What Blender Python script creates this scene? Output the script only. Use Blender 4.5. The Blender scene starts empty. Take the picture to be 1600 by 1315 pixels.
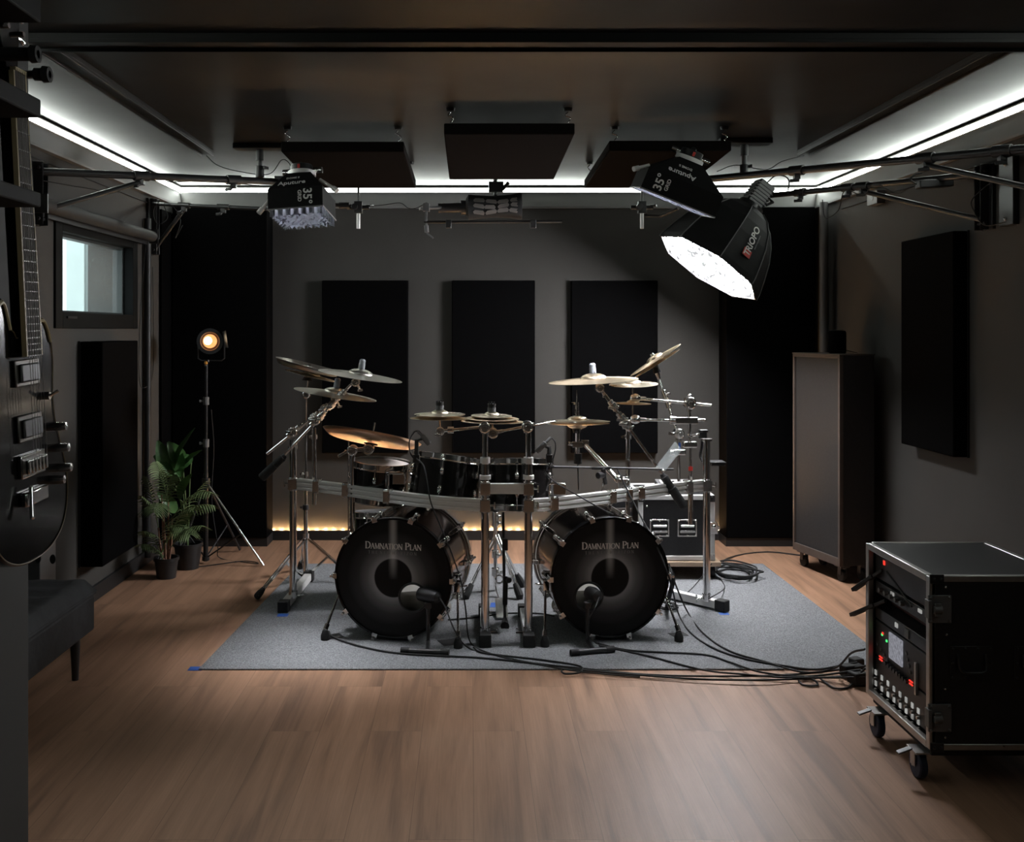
import bpy, math, random
from mathutils import Vector, Matrix, Quaternion
random.seed(7)
SC = bpy.context.scene
COL = SC.collection
PI = math.pi
FPX, CX, CY, CH = 1550.0, 735.0, 516.0, 1.49      # focal length in pixels, principal point, eye height
V = Vector

def P(x, y, Y):                      # pixel + depth -> world
    return V(((x - CX) * Y / FPX, Y, CH - (y - CY) * Y / FPX))
def F(x, y, z=0.0):                  # pixel on the plane at height z
    Y = (CH - z) * FPX / (y - CY)
    return V(((x - CX) * Y / FPX, Y, z))

# ------------------------------------------------------------------ mesh builder
def rot_to(n, up=V((0, 0, 1))):
    """3x3 whose local z is n"""
    n = n.normalized()
    return up.rotation_difference(n).to_matrix()
def frame(t):
    t = t.normalized()
    a = V((0, 0, 1)) if abs(t.z) < .9 else V((1, 0, 0))
    u = t.cross(a).normalized()
    return u, t.cross(u).normalized()

class MB:
    def __init__(s, M=None):
        s.v, s.f, s.M = [], [], (M or Matrix())
    def add(s, vs, fs, M=None):
        b = len(s.v); T = s.M @ M if M is not None else s.M
        s.v += [T @ V(p) for p in vs]
        s.f += [tuple(i + b for i in q) for q in fs]
        return s
    def box(s, c, d, R=None):
        c = V(c); h = V(d) / 2; vs = []
        for i in range(8):
            p = V((h.x if i & 1 else -h.x, h.y if i & 2 else -h.y, h.z if i & 4 else -h.z))
            if R is not None: p = R @ p
            vs.append(c + p)
        return s.add(vs, [(0, 2, 3, 1), (4, 5, 7, 6), (0, 1, 5, 4), (2, 6, 7, 3), (0, 4, 6, 2), (1, 3, 7, 5)])
    def bb(s, x0, x1, y0, y1, z0, z1):
        return s.box(((x0 + x1) / 2, (y0 + y1) / 2, (z0 + z1) / 2), (abs(x1 - x0), abs(y1 - y0), abs(z1 - z0)))
    def bar(s, p0, p1, w, h, up=(0, 0, 1)):
        p0, p1 = V(p0), V(p1); t = (p1 - p0)
        L = t.length; t.normalize(); up = V(up)
        a = t.cross(up)
        if a.length < 1e-4: a = t.cross(V((1, 0, 0)))
        a.normalize(); b = a.cross(t)
        R = Matrix((a, t, b)).transposed()
        return s.box((p0 + p1) / 2, (w, L, h), R)
    def cyl(s, p0, p1, r0, r1=None, n=14):
        r1 = r0 if r1 is None else r1
        p0, p1 = V(p0), V(p1); u, w = frame(p1 - p0); vs = []
        for p, r in ((p0, r0), (p1, r1)):
            for k in range(n):
                a = 2 * PI * k / n
                vs.append(p + u * (r * math.cos(a)) + w * (r * math.sin(a)))
        fs = [(k, (k + 1) % n, n + (k + 1) % n, n + k) for k in range(n)]
        fs += [tuple(range(n - 1, -1, -1)), tuple(range(n, 2 * n))]
        return s.add(vs, fs)
    def tube(s, pts, r, n=8, closed=False):
        pts = [V(p) for p in pts]; m = len(pts)
        rs = r if isinstance(r, (list, tuple)) else [r] * m
        t = (pts[1] - pts[0]).normalized(); u, w = frame(t); vs = []
        for i in range(m):
            if closed: d = pts[(i + 1) % m] - pts[i - 1]
            else: d = pts[min(i + 1, m - 1)] - pts[max(i - 1, 0)]
            if d.length < 1e-7: d = t
            d.normalize()
            q = t.rotation_difference(d); u = q @ u; w = q @ w; t = d
            for k in range(n):
                a = 2 * PI * k / n
                vs.append(pts[i] + u * (rs[i] * math.cos(a)) + w * (rs[i] * math.sin(a)))
        fs = []
        for i in range(m if closed else m - 1):
            j = (i + 1) % m
            for k in range(n):
                fs.append((i * n + k, i * n + (k + 1) % n, j * n + (k + 1) % n, j * n + k))
        if not closed:
            fs.append(tuple(range(n - 1, -1, -1))); fs.append(tuple((m - 1) * n + k for k in range(n)))
        return s.add(vs, fs)
    def lathe(s, prof, n=32, M=None, closed=False, a0=0.0):
        vs = []; m = len(prof)
        for r, z in prof:
            for k in range(n):
                a = a0 + 2 * PI * k / n
                vs.append((r * math.cos(a), r * math.sin(a), z))
        fs = []
        for i in range(m if closed else m - 1):
            j = (i + 1) % m
            for k in range(n):
                fs.append((i * n + k, i * n + (k + 1) % n, j * n + (k + 1) % n, j * n + k))
        return s.add(vs, fs, M)
    def sphere(s, c, r, n=14, m=9, sc=(1, 1, 1)):
        c = V(c); vs = []
        for i in range(m + 1):
            th = PI * i / m
            for k in range(n):
                a = 2 * PI * k / n
                vs.append(c + V((r * sc[0] * math.sin(th) * math.cos(a), r * sc[1] * math.sin(th) * math.sin(a), r * sc[2] * math.cos(th))))
        fs = [(i * n + k, i * n + (k + 1) % n, (i + 1) * n + (k + 1) % n, (i + 1) * n + k) for i in range(m) for k in range(n)]
        return s.add(vs, fs)
    def ring(s, c, n_, R, r, n=24, m=8):
        c = V(c); Q = rot_to(V(n_))
        pts = [c + Q @ V((R * math.cos(2 * PI * k / n), R * math.sin(2 * PI * k / n), 0)) for k in range(n)]
        return s.tube(pts, r, m, closed=True)
    def prism(s, outline, M, z0, z1):
        n = len(outline)
        vs = [(x, y, z0) for x, y in outline] + [(x, y, z1) for x, y in outline]
        fs = [(k, (k + 1) % n, n + (k + 1) % n, n + k) for k in range(n)]
        fs += [tuple(range(n - 1, -1, -1)), tuple(range(n, 2 * n))]
        return s.add(vs, fs, M)
    def build(s, name, mat, parent=None, local=False, bevel=0, smooth=True, angle=.6, segs=2):
        me = bpy.data.meshes.new(name)
        vs = s.v
        if parent is not None and not local:
            inv = WM[parent.name].inverted(); vs = [inv @ p for p in vs]
        elif parent is None and not local and vs:      # a one-mesh thing: its origin sits at its own base
            lo = V((min(p.x for p in vs), min(p.y for p in vs), min(p.z for p in vs)))
            hi = V((max(p.x for p in vs), max(p.y for p in vs), max(p.z for p in vs)))
            o0 = V(((lo.x + hi.x) / 2, (lo.y + hi.y) / 2, lo.z)); vs = [p - o0 for p in vs]
        me.from_pydata([tuple(p) for p in vs], [], s.f)
        me.validate(); me.update()
        if smooth and len(me.polygons):
            me.polygons.foreach_set('use_smooth', [True] * len(me.polygons))
            me.set_sharp_from_angle(angle=angle)
        if mat is not None: me.materials.append(mat)
        o = bpy.data.objects.new(name, me); COL.objects.link(o)
        if parent is not None:
            o.parent = parent; WM[o.name] = WM[parent.name]
        elif s.v and not local:
            o.location = o0; WM[o.name] = Matrix.Translation(o0)
        else:
            WM[o.name] = Matrix()
        if bevel:
            b = o.modifiers.new('bevel', 'BEVEL'); b.width = bevel; b.segments = segs; b.limit_method = 'ANGLE'; b.angle_limit = .7
        return o
WM = {}
def tag(o, label=None, cat=None, group=None, kind=None):
    if label: o['label'] = label
    if cat: o['category'] = cat
    if group: o['group'] = group
    if kind: o['kind'] = kind
    return o
def thing(name, label, cat, loc=(0, 0, 0), R=None, group=None):
    o = bpy.data.objects.new(name, None); COL.objects.link(o)
    o.empty_display_size = .05
    M = Matrix.Translation(V(loc)) @ (R.to_4x4() if R is not None else Matrix())
    o.matrix_world = M; o.location = V(loc)
    if R is not None: o.rotation_euler = R.to_euler()
    WM[o.name] = M
    return tag(o, label, cat, group)
def copy_tree(o, parent=None):
    c = o.copy(); COL.objects.link(c)
    if parent is not None: c.parent = parent
    WM[c.name] = WM[o.name]
    for ch in list(o.children): copy_tree(ch, c)
    return c
def spline(pts, sub=8):
    pts = [V(p) for p in pts]; out = []
    q = [pts[0] * 2 - pts[1]] + pts + [pts[-1] * 2 - pts[-2]]
    for i in range(1, len(q) - 2):
        a, b, c, d = q[i - 1], q[i], q[i + 1], q[i + 2]
        for k in range(sub):
            t = k / sub
            out.append(.5 * ((2 * b) + (c - a) * t + (2 * a - 5 * b + 4 * c - d) * t * t + (3 * b - a - 3 * c + d) * t ** 3))
    out.append(pts[-1]); return out
def text_geo(txt, size, depth=.0006):
    cu = bpy.data.curves.new('lettering_curve', 'FONT'); cu.body = txt; cu.size = size
    cu.align_x = 'CENTER'; cu.align_y = 'CENTER'; cu.extrude = depth; cu.resolution_u = 3; cu.offset = size * .018
    o = bpy.data.objects.new('lettering_curve', cu); COL.objects.link(o)
    bpy.context.view_layer.update()
    dg = bpy.context.evaluated_depsgraph_get()
    me = bpy.data.meshes.new_from_object(o.evaluated_get(dg))
    vs = [tuple(v.co) for v in me.vertices]; fs = [tuple(p.vertices) for p in me.polygons]
    bpy.data.objects.remove(o); bpy.data.curves.remove(cu); bpy.data.meshes.remove(me)
    return vs, fs
def MX(o, x, y, z=None):             # matrix from origin and axes
    x = V(x).normalized(); y = V(y); y = (y - x * y.dot(x)).normalized(); z = x.cross(y)
    m = Matrix((x, y, z)).transposed().to_4x4(); m.translation = V(o); return m

# ------------------------------------------------------------------ materials
def mat(name, col, rough=.5, metal=0., var=0., vs=8., bump=0., bs=60., coat=0., spec=.5, emit=None, es=0., stretch=None, rvar=0.):
    m = bpy.data.materials.new(name); m.use_nodes = True
    nt = m.node_tree; N = nt.nodes; L = nt.links
    b = N['Principled BSDF']
    b.inputs['Base Color'].default_value = (*col, 1); b.inputs['Roughness'].default_value = rough
    b.inputs['Metallic'].default_value = metal; b.inputs['Coat Weight'].default_value = coat
    b.inputs['Specular IOR Level'].default_value = spec; b.inputs['Coat Roughness'].default_value = .06
    if emit: b.inputs['Emission Color'].default_value = (*emit, 1); b.inputs['Emission Strength'].default_value = es
    tc = N.new('ShaderNodeTexCoord'); src = tc.outputs['Object']
    if stretch:
        mp = N.new('ShaderNodeMapping'); mp.inputs['Scale'].default_value = stretch
        L.new(src, mp.inputs['Vector']); src = mp.outputs['Vector']
    if var or rvar:
        n = N.new('ShaderNodeTexNoise'); n.inputs['Scale'].default_value = vs; n.inputs['Detail'].default_value = 4
        L.new(src, n.inputs['Vector'])
        if var:
            mr = N.new('ShaderNodeMapRange'); mr.inputs['From Min'].default_value = .25; mr.inputs['From Max'].default_value = .75
            mr.inputs['To Min'].default_value = 1 - var; mr.inputs['To Max'].default_value = 1 + var
            L.new(n.outputs['Fac'], mr.inputs['Value'])
            mx = N.new('ShaderNodeMix'); mx.data_type = 'RGBA'; mx.blend_type = 'MULTIPLY'; mx.inputs['Factor'].default_value = 1
            mx.inputs['A'].default_value = (*col, 1); L.new(mr.outputs['Result'], mx.inputs['B'])
            L.new(mx.outputs['Result'], b.inputs['Base Color'])
        if rvar:
            m2 = N.new('ShaderNodeMapRange'); m2.inputs['To Min'].default_value = max(.02, rough - rvar); m2.inputs['To Max'].default_value = rough + rvar
            L.new(n.outputs['Fac'], m2.inputs['Value']); L.new(m2.outputs['Result'], b.inputs['Roughness'])
    if bump:
        n2 = N.new('ShaderNodeTexNoise'); n2.inputs['Scale'].default_value = bs; n2.inputs['Detail'].default_value = 3
        L.new(src, n2.inputs['Vector'])
        bp = N.new('ShaderNodeBump'); bp.inputs['Strength'].default_value = bump; bp.inputs['Distance'].default_value = .004
        L.new(n2.outputs['Fac'], bp.inputs['Height']); L.new(bp.outputs['Normal'], b.inputs['Normal'])
    return m

def cym(m):
    N = m.node_tree.nodes; b = N['Principled BSDF']; t = N.new('ShaderNodeTangent'); t.direction_type = 'RADIAL'; t.axis = 'Z'
    b.inputs['Anisotropic'].default_value = .6; m.node_tree.links.new(t.outputs[0], b.inputs['Tangent']); return m
WALLC = (.047, .0442, .0395)
m_wall = mat('painted_wall', WALLC, .85, var=.06, vs=3, bump=.15, bs=220)
m_wall_dark = mat('dark_partition_paint', (.028, .029, .027), .7, var=.08, vs=4)
m_ceil = mat('black_ceiling_paint', (.012, .012, .0119), .42, spec=.35, var=.12, vs=2.2, bump=.03, bs=9, rvar=.08)
m_trimblk = mat('black_trim', (.013, .013, .0135), .5, var=.1)
m_rail = mat('black_ceiling_rail', (.006, .006, .006), .4, var=.1, spec=.3)
m_cornice = mat('grey_cornice', (.2, .2, .195), .6, var=.05)
m_fabric = mat('black_acoustic_fabric', (.0032, .0031, .0033), .95, var=.35, vs=260, bump=.4, bs=600, spec=.02)
m_fabric_br = mat('dark_brown_acoustic_fabric', (.010, .0085, .008), .95, var=.35, vs=260, bump=.4, bs=600, spec=.02)
m_chrome = mat('polished_chrome', (.88, .87, .86), .12, 1., rvar=.06, vs=20)
m_chrome_r = mat('satin_chrome', (.82, .81, .79), .21, 1., rvar=.06, vs=30)
m_alu = mat('brushed_aluminium', (.86, .85, .83), .42, .35, var=.05, vs=30, rvar=.08, stretch=(1, 1, 30))
m_alu_p = mat('case_edge_aluminium', (.50, .49, .475), .42, 1., var=.08, vs=30)
m_blk = mat('black_plastic', (.018, .018, .019), .42, var=.15, vs=30)
m_rub = mat('black_rubber', (.014, .014, .014), .75, var=.2, vs=40)
m_blkmetal = mat('black_metal', (.022, .022, .023), .34, var=.1, vs=20)
m_lam = mat('black_laminate', (.015, .015, .016), .4, var=.3, vs=120, bump=.2, bs=300)
m_gloss = mat('gloss_black_lacquer', (.004, .004, .0043), .16, coat=.12, var=.1, spec=.15)
m_fretwire = mat('dull_fret_wire', (.13, .12, .11), .45, 1., var=.1)
m_shelf = mat('black_shelf_board', (.006, .006, .0062), .7, var=.2, vs=30, spec=.2)
m_winframe = mat('black_window_frame', (.005, .0053, .0053), .7, var=.1, spec=.12)
m_blind = mat('dark_blind_cloth', (.018, .018, .0175), .7, var=.1)
m_shell = mat('dark_mirror_shell', (.36, .29, .255), .13, 1., var=.18, vs=5, rvar=.05)
m_tomshell = mat('black_drum_lacquer', (.010, .009, .009), .16, coat=.8, var=.2)
m_bronze = cym(mat('cymbal_bronze', (.76, .61, .44), .32, 1., var=.06, vs=6, rvar=.04))
m_bronze_l = cym(mat('pale_brilliant_bronze', (.84, .74, .58), .28, 1., var=.05, vs=6, rvar=.04))
m_bronze_g = cym(mat('grey_traditional_cymbal', (.55, .52, .47), .30, 1., var=.10, vs=8, rvar=.06))
m_bronze_d = cym(mat('aged_china_bronze', (.62, .42, .28), .33, 1., var=.18, vs=7, rvar=.08))
m_head_w = mat('coated_drum_head', (.80, .73, .68), .45, var=.1, vs=20)
m_felt = mat('black_felt', (.02, .02, .021), .95, var=.3, vs=200)
m_clear = mat('clear_plastic_sleeve', (.62, .65, .70), .18, .3, var=.05)
m_white = mat('white_print', (.72, .72, .70), .6, var=.05)
m_print_d = mat('dim_grey_print', (.20, .20, .20), .6, var=.05)
m_print = mat('silver_print', (.75, .73, .70), .5, var=.12, vs=60)
m_red = mat('red_print', (.55, .04, .03), .5, var=.05)
m_blue = mat('blue_tape', (.03, .11, .45), .6, var=.1, vs=60)
m_bltape = mat('black_gaffer_tape', (.012, .012, .013), .6, var=.2, vs=60)
m_leaf = mat('palm_leaf_green', (.14, .205, .085), .5, var=.35, vs=12)
m_leaf2 = mat('broad_leaf_green', (.05, .13, .035), .38, var=.3, vs=9)
m_stem = mat('reddish_stem', (.24, .12, .075), .7, var=.2, vs=30)
m_soil = mat('dark_soil', (.03, .022, .016), .95, var=.4, vs=60, bump=.6, bs=90)
m_velvet = mat('dark_velvet', (.014, .015, .017), .8, var=.55, vs=14, bump=.5, bs=22)
m_ply = mat('plywood_edge', (.46, .34, .24), .6, var=.15, vs=30, stretch=(2, 2, 40))
m_cab = mat('grey_cabinet_panel', (.022, .0215, .022), .7, var=.2, vs=90, bump=.3, bs=300)
m_cabf = mat('brown_cabinet_frame', (.09, .07, .06), .5, var=.15, vs=20)
m_foam = mat('pale_damping_foam', (.42, .40, .35), .9, var=.2, vs=20)
m_grey = mat('grey_painted_steel', (.13, .13, .13), .5, var=.08)
m_wood_n = mat('fretboard_rosewood', (.030, .020, .015), .75, var=.3, vs=30, stretch=(8, 8, 1))
m_bind = mat('cream_binding', (.52, .42, .25), .5, var=.08)
m_bind_d = mat('dark_body_binding', (.16, .115, .06), .5, var=.2, vs=30)  # darker brown than the cream binding at the horns
m_skull = mat('pale_printed_fabric', (.16, .145, .135), .8, var=.1)
m_gridcloth = mat('silver_grid_fabric', (.035, .039, .050), .6, var=.4, vs=50)
m_silver = mat('reflective_silver_lining', (.7, .72, .78), .35, .6, var=.2, vs=40)
def emis(name, col, s, var=0., vs=40., lo=.6):
    m = bpy.data.materials.new(name); m.use_nodes = True
    nt = m.node_tree; N = nt.nodes; L = nt.links
    for n in list(N): N.remove(n)
    o = N.new('ShaderNodeOutputMaterial'); e = N.new('ShaderNodeEmission')
    e.inputs['Color'].default_value = (*col, 1); e.inputs['Strength'].default_value = s
    tc = N.new('ShaderNodeTexCoord'); n = N.new('ShaderNodeTexNoise'); n.inputs['Scale'].default_value = vs
    L.new(tc.outputs['Object'], n.inputs['Vector'])
    mr = N.new('ShaderNodeMapRange'); mr.inputs['From Min'].default_value = .3; mr.inputs['From Max'].default_value = .7
    mr.inputs['To Min'].default_value = s * (1 - var); mr.inputs['To Max'].default_value = s * (1 + var)
    L.new(n.outputs['Fac'], mr.inputs['Value']); L.new(mr.outputs['Result'], e.inputs['Strength'])
    L.new(e.outputs[0], o.inputs[0]); return m
m_cove = emis('cove_led', (.93, 1., .93), 36., .03)
m_cove_b = emis('cove_led_back', (.93, 1., .93), 36., .03)
m_warmled = emis('warm_led', (1., .58, .26), 1800., .02)
m_soft = emis('softbox_diffuser', (.97, .97, 1.), 90., .1, 60)
def seam_shade(m, bright, seam):  # dim lines in the emission imitate dimple shading along the quilt seams
    nt = m.node_tree; N = nt.nodes; L = nt.links; e = [n for n in N if n.type == 'EMISSION'][0]; tc = [n for n in N if n.type == 'TEX_COORD'][0]
    v = N.new('ShaderNodeTexVoronoi'); v.feature = 'DISTANCE_TO_EDGE'; v.inputs['Scale'].default_value = 26; L.new(tc.outputs['Object'], v.inputs['Vector'])
    mr = N.new('ShaderNodeMapRange'); mr.inputs['From Min'].default_value = .07; mr.inputs['From Max'].default_value = .22; mr.inputs['To Min'].default_value = seam; mr.inputs['To Max'].default_value = bright; mr.interpolation_type = 'SMOOTHERSTEP'
    L.new(v.outputs['Distance'], mr.inputs['Value']); L.new(mr.outputs['Result'], e.inputs['Strength'])
seam_shade(m_soft, 230., .6)
m_panel = emis('lamp_panel', (.95, .96, 1.), 380., .05)
m_panel2 = emis('lamp_panel_dim', (.95, .96, 1.), 260., .05)
m_fres = emis('tungsten_lens', (1., .36, .12), 1.7, .1)
m_bulb = emis('tungsten_bulb', (1., .78, .5), 14., .05)
m_screen = emis('display_screen', (.75, .76, .86), .28, .3, 90)
m_redled = emis('red_indicator', (1., .06, .04), .9)
m_label_glow = emis('white_label_glow', (.85, .85, .80), .34, .4, 30)  # glow added to the white labels to make them read bright
m_grnled = emis('green_indicator', (.1, 1., .25), 1.0)
m_glint = emis('small_lamp_spot', (1., 1., 1.), 6.)

# wooden plank floor: boards run into the depth of the room
def floor_mat():
    m = bpy.data.materials.new('wood_plank_floor'); m.use_nodes = True
    nt = m.node_tree; N = nt.nodes; L = nt.links; b = N['Principled BSDF']
    tc = N.new('ShaderNodeTexCoord')
    mp = N.new('ShaderNodeMapping'); mp.inputs['Rotation'].default_value = (0, 0, PI / 2)
    L.new(tc.outputs['Object'], mp.inputs['Vector'])
    br = N.new('ShaderNodeTexBrick'); br.offset = .37; br.inputs['Scale'].default_value = 1
    br.inputs['Brick Width'].default_value = 1.25; br.inputs['Row Height'].default_value = .19
    br.inputs['Mortar Size'].default_value = .0012; br.inputs['Mortar Smooth'].default_value = .3; br.inputs['Bias'].default_value = 0
    br.inputs['Color1'].default_value = (.92, .92, .92, 1); br.inputs['Color2'].default_value = (1.07, 1.07, 1.07, 1); br.inputs['Mortar'].default_value = (.68, .68, .68, 1)
    L.new(mp.outputs['Vector'], br.inputs['Vector'])
    ms = N.new('ShaderNodeMapping'); ms.inputs['Scale'].default_value = (14, .9, 1)
    L.new(tc.outputs['Object'], ms.inputs['Vector'])
    # shift the grain from board to board
    ad = N.new('ShaderNodeVectorMath'); ad.operation = 'ADD'
    sc = N.new('ShaderNodeVectorMath'); sc.operation = 'SCALE'; sc.inputs['Scale'].default_value = 9
    L.new(br.outputs['Color'], sc.inputs[0]); L.new(ms.outputs['Vector'], ad.inputs[0]); L.new(sc.outputs['Vector'], ad.inputs[1])
    n1 = N.new('ShaderNodeTexNoise'); n1.inputs['Scale'].default_value = 1.1; n1.inputs['Detail'].default_value = 7; n1.inputs['Distortion'].default_value = .5
    L.new(ad.outputs['Vector'], n1.inputs['Vector'])
    cr = N.new('ShaderNodeValToRGB'); e = cr.color_ramp.elements
    e[0].position = .28; e[0].color = (.225, .127, .081, 1); e[1].position = .72; e[1].color = (.46, .268, .170, 1)
    x = e.new(.47); x.color = (.375, .210, .130, 1)
    L.new(n1.outputs['Fac'], cr.inputs['Fac'])
    mf = N.new('ShaderNodeMapping'); mf.inputs['Scale'].default_value = (170, 5, 1); L.new(tc.outputs['Object'], mf.inputs['Vector'])
    n2 = N.new('ShaderNodeTexNoise'); n2.inputs['Scale'].default_value = 1; n2.inputs['Detail'].default_value = 3; L.new(mf.outputs['Vector'], n2.inputs['Vector'])
    mr = N.new('ShaderNodeMapRange'); mr.inputs['To Min'].default_value = .82; mr.inputs['To Max'].default_value = 1.16; L.new(n2.outputs['Fac'], mr.inputs['Value'])
    x1 = N.new('ShaderNodeMix'); x1.data_type = 'RGBA'; x1.blend_type = 'MULTIPLY'; x1.inputs['Factor'].default_value = 1
    L.new(cr.outputs['Color'], x1.inputs['A']); L.new(br.outputs['Color'], x1.inputs['B'])
    x2 = N.new('ShaderNodeMix'); x2.data_type = 'RGBA'; x2.blend_type = 'MULTIPLY'; x2.inputs['Factor'].default_value = 1
    L.new(x1.outputs['Result'], x2.inputs['A']); L.new(mr.outputs['Result'], x2.inputs['B'])
    L.new(x2.outputs['Result'], b.inputs['Base Color'])
    b.inputs['Roughness'].default_value = .48; b.inputs['Specular IOR Level'].default_value = .35
    bp = N.new('ShaderNodeBump'); bp.inputs['Strength'].default_value = .12; bp.inputs['Distance'].default_value = .002
    L.new(n2.outputs['Fac'], bp.inputs['Height']); L.new(bp.outputs['Normal'], b.inputs['Normal'])
    return m
m_floor = floor_mat()
m_rug = mat('grey_loop_carpet', (.225, .23, .24), .95, var=.55, vs=160, bump=.8, bs=240, spec=.1)

# drumhead print: black disc, pale halo and a vertical light streak printed on the head
def head_mat():
    m = bpy.data.materials.new('printed_kick_head'); m.use_nodes = True
    nt = m.node_tree; N = nt.nodes; L = nt.links; b = N['Principled BSDF']
    b.inputs['Roughness'].default_value = .5; b.inputs['Specular IOR Level'].default_value = .2
    tc = N.new('ShaderNodeTexCoord'); sp = N.new('ShaderNodeSeparateXYZ'); L.new(tc.outputs['Object'], sp.inputs[0])
    cb = N.new('ShaderNodeCombineXYZ'); L.new(sp.outputs['X'], cb.inputs['X']); L.new(sp.outputs['Z'], cb.inputs['Z'])
    ln = N.new('ShaderNodeVectorMath'); ln.operation = 'LENGTH'; L.new(cb.outputs[0], ln.inputs[0])
    mr = N.new('ShaderNodeMapRange'); mr.inputs['From Max'].default_value = .285; L.new(ln.outputs['Value'], mr.inputs['Value'])
    cr = N.new('ShaderNodeValToRGB'); e = cr.color_ramp.elements
    e[0].position = 0; e[0].color = (.006, .006, .006, 1); e[1].position = 1; e[1].color = (.009, .009, .010, 1)
    for p, c in ((.315, .006), (.335, .30), (.45, .14), (.60, .045), (.80, .010)):
        q = e.new(p); q.color = (c, c, c * 1.04, 1)
    L.new(mr.outputs['Result'], cr.inputs['Fac'])
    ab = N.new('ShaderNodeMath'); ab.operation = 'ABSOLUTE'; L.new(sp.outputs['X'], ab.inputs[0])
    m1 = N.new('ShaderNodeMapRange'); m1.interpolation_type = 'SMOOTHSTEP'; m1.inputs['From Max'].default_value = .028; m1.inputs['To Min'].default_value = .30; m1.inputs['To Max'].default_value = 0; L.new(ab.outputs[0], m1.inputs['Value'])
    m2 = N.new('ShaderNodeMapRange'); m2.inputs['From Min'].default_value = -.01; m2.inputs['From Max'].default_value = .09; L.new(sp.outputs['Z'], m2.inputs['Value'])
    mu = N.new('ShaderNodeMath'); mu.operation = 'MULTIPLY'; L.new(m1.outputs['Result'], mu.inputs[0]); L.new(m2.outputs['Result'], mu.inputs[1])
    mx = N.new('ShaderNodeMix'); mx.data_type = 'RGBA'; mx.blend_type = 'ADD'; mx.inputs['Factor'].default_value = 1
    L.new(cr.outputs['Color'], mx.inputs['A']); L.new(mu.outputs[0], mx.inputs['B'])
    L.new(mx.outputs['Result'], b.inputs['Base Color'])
    return m
m_khead = head_mat()
def translucent(name, col, k=.6):
    m = bpy.data.materials.new(name); m.use_nodes = True; nt = m.node_tree; N = nt.nodes; L = nt.links
    t = N.new('ShaderNodeBsdfTranslucent'); t.inputs[0].default_value = (*col, 1); mx = N.new('ShaderNodeMixShader')
    b = N['Principled BSDF']; b.inputs['Base Color'].default_value = (*col, 1); nz = N.new('ShaderNodeTexNoise'); nz.inputs['Scale'].default_value = 9
    mr = N.new('ShaderNodeMapRange'); mr.inputs['To Min'].default_value = k - .1; mr.inputs['To Max'].default_value = k + .1
    L.new(nz.outputs['Fac'], mr.inputs['Value']); L.new(mr.outputs['Result'], mx.inputs[0]); L.new(b.outputs[0], mx.inputs[1]); L.new(t.outputs[0], mx.inputs[2]); L.new(mx.outputs[0], N['Material Output'].inputs[0]); return m
m_batter = translucent('translucent_drum_film', (.66, .64, .59), .75)
def glass(name, col=(1, 1, 1), alpha=.12, rough=.03):
    m = bpy.data.materials.new(name); m.use_nodes = True
    nt = m.node_tree; N = nt.nodes; L = nt.links
    o = N['Material Output']; b = N['Principled BSDF']; b.inputs['Roughness'].default_value = rough
    b.inputs['Base Color'].default_value = (*col, 1)
    t = N.new('ShaderNodeBsdfTransparent'); mx = N.new('ShaderNodeMixShader'); mx.inputs[0].default_value = alpha
    nz = N.new('ShaderNodeTexNoise'); nz.inputs['Scale'].default_value = 3; mr = N.new('ShaderNodeMapRange')
    mr.inputs['To Min'].default_value = alpha * .8; mr.inputs['To Max'].default_value = alpha * 1.2
    L.new(nz.outputs['Fac'], mr.inputs['Value']); L.new(mr.outputs['Result'], mx.inputs[0])
    L.new(t.outputs[0], mx.inputs[1]); L.new(b.outputs[0], mx.inputs[2]); L.new(mx.outputs[0], o.inputs[0]); return m
m_glass = glass('window_glass', (.8, .9, .9), .08)
m_acryl = glass('frosted_acrylic', (.30, .33, .33), .32, .3)

# ------------------------------------------------------------------ the room
XL, XR, YB, YF, ZC = -2.08, 2.48, 7.08, -2.4, 2.52
def struct(o, label=None): tag(o, label, None, None, 'structure'); return o
struct(MB().bb(XL - .3, XR + .3, YF - .1, YB + .3, -.1, 0).build('floor', m_floor))
struct(MB().bb(XL - .3, XR + .3, YF - .1, YB + .3, ZC, ZC + .15).build('ceiling', m_ceil))
struct(MB().bb(XL - .3, XR + .3, YB, YB + .2, 0, ZC).build('wall_back', m_wall))
struct(MB().bb(XR, XR + .2, YF, YB, 0, ZC).build('wall_right', m_wall))
struct(MB().bb(XL - .3, XR + .3, YF - .1, YF, 0, ZC).build('wall_front', m_wall_dark))
WY0, WY1, WZ0, WZ1 = 5.0, 6.12, 1.545, 2.03
w = MB(); T = .28
w.bb(XL - T, XL, YF, WY0, 0, ZC); w.bb(XL - T, XL, WY1, YB, 0, ZC)
w.bb(XL - T, XL, WY0, WY1, 0, WZ0); w.bb(XL - T, XL, WY0, WY1, WZ1, ZC)
struct(w.build('wall_left', m_wall, smooth=False))
struct(MB().bb(-.95, -.83, YF, 1.865, 0, ZC).build('wall_partition', m_wall_dark, bevel=.003))
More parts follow.
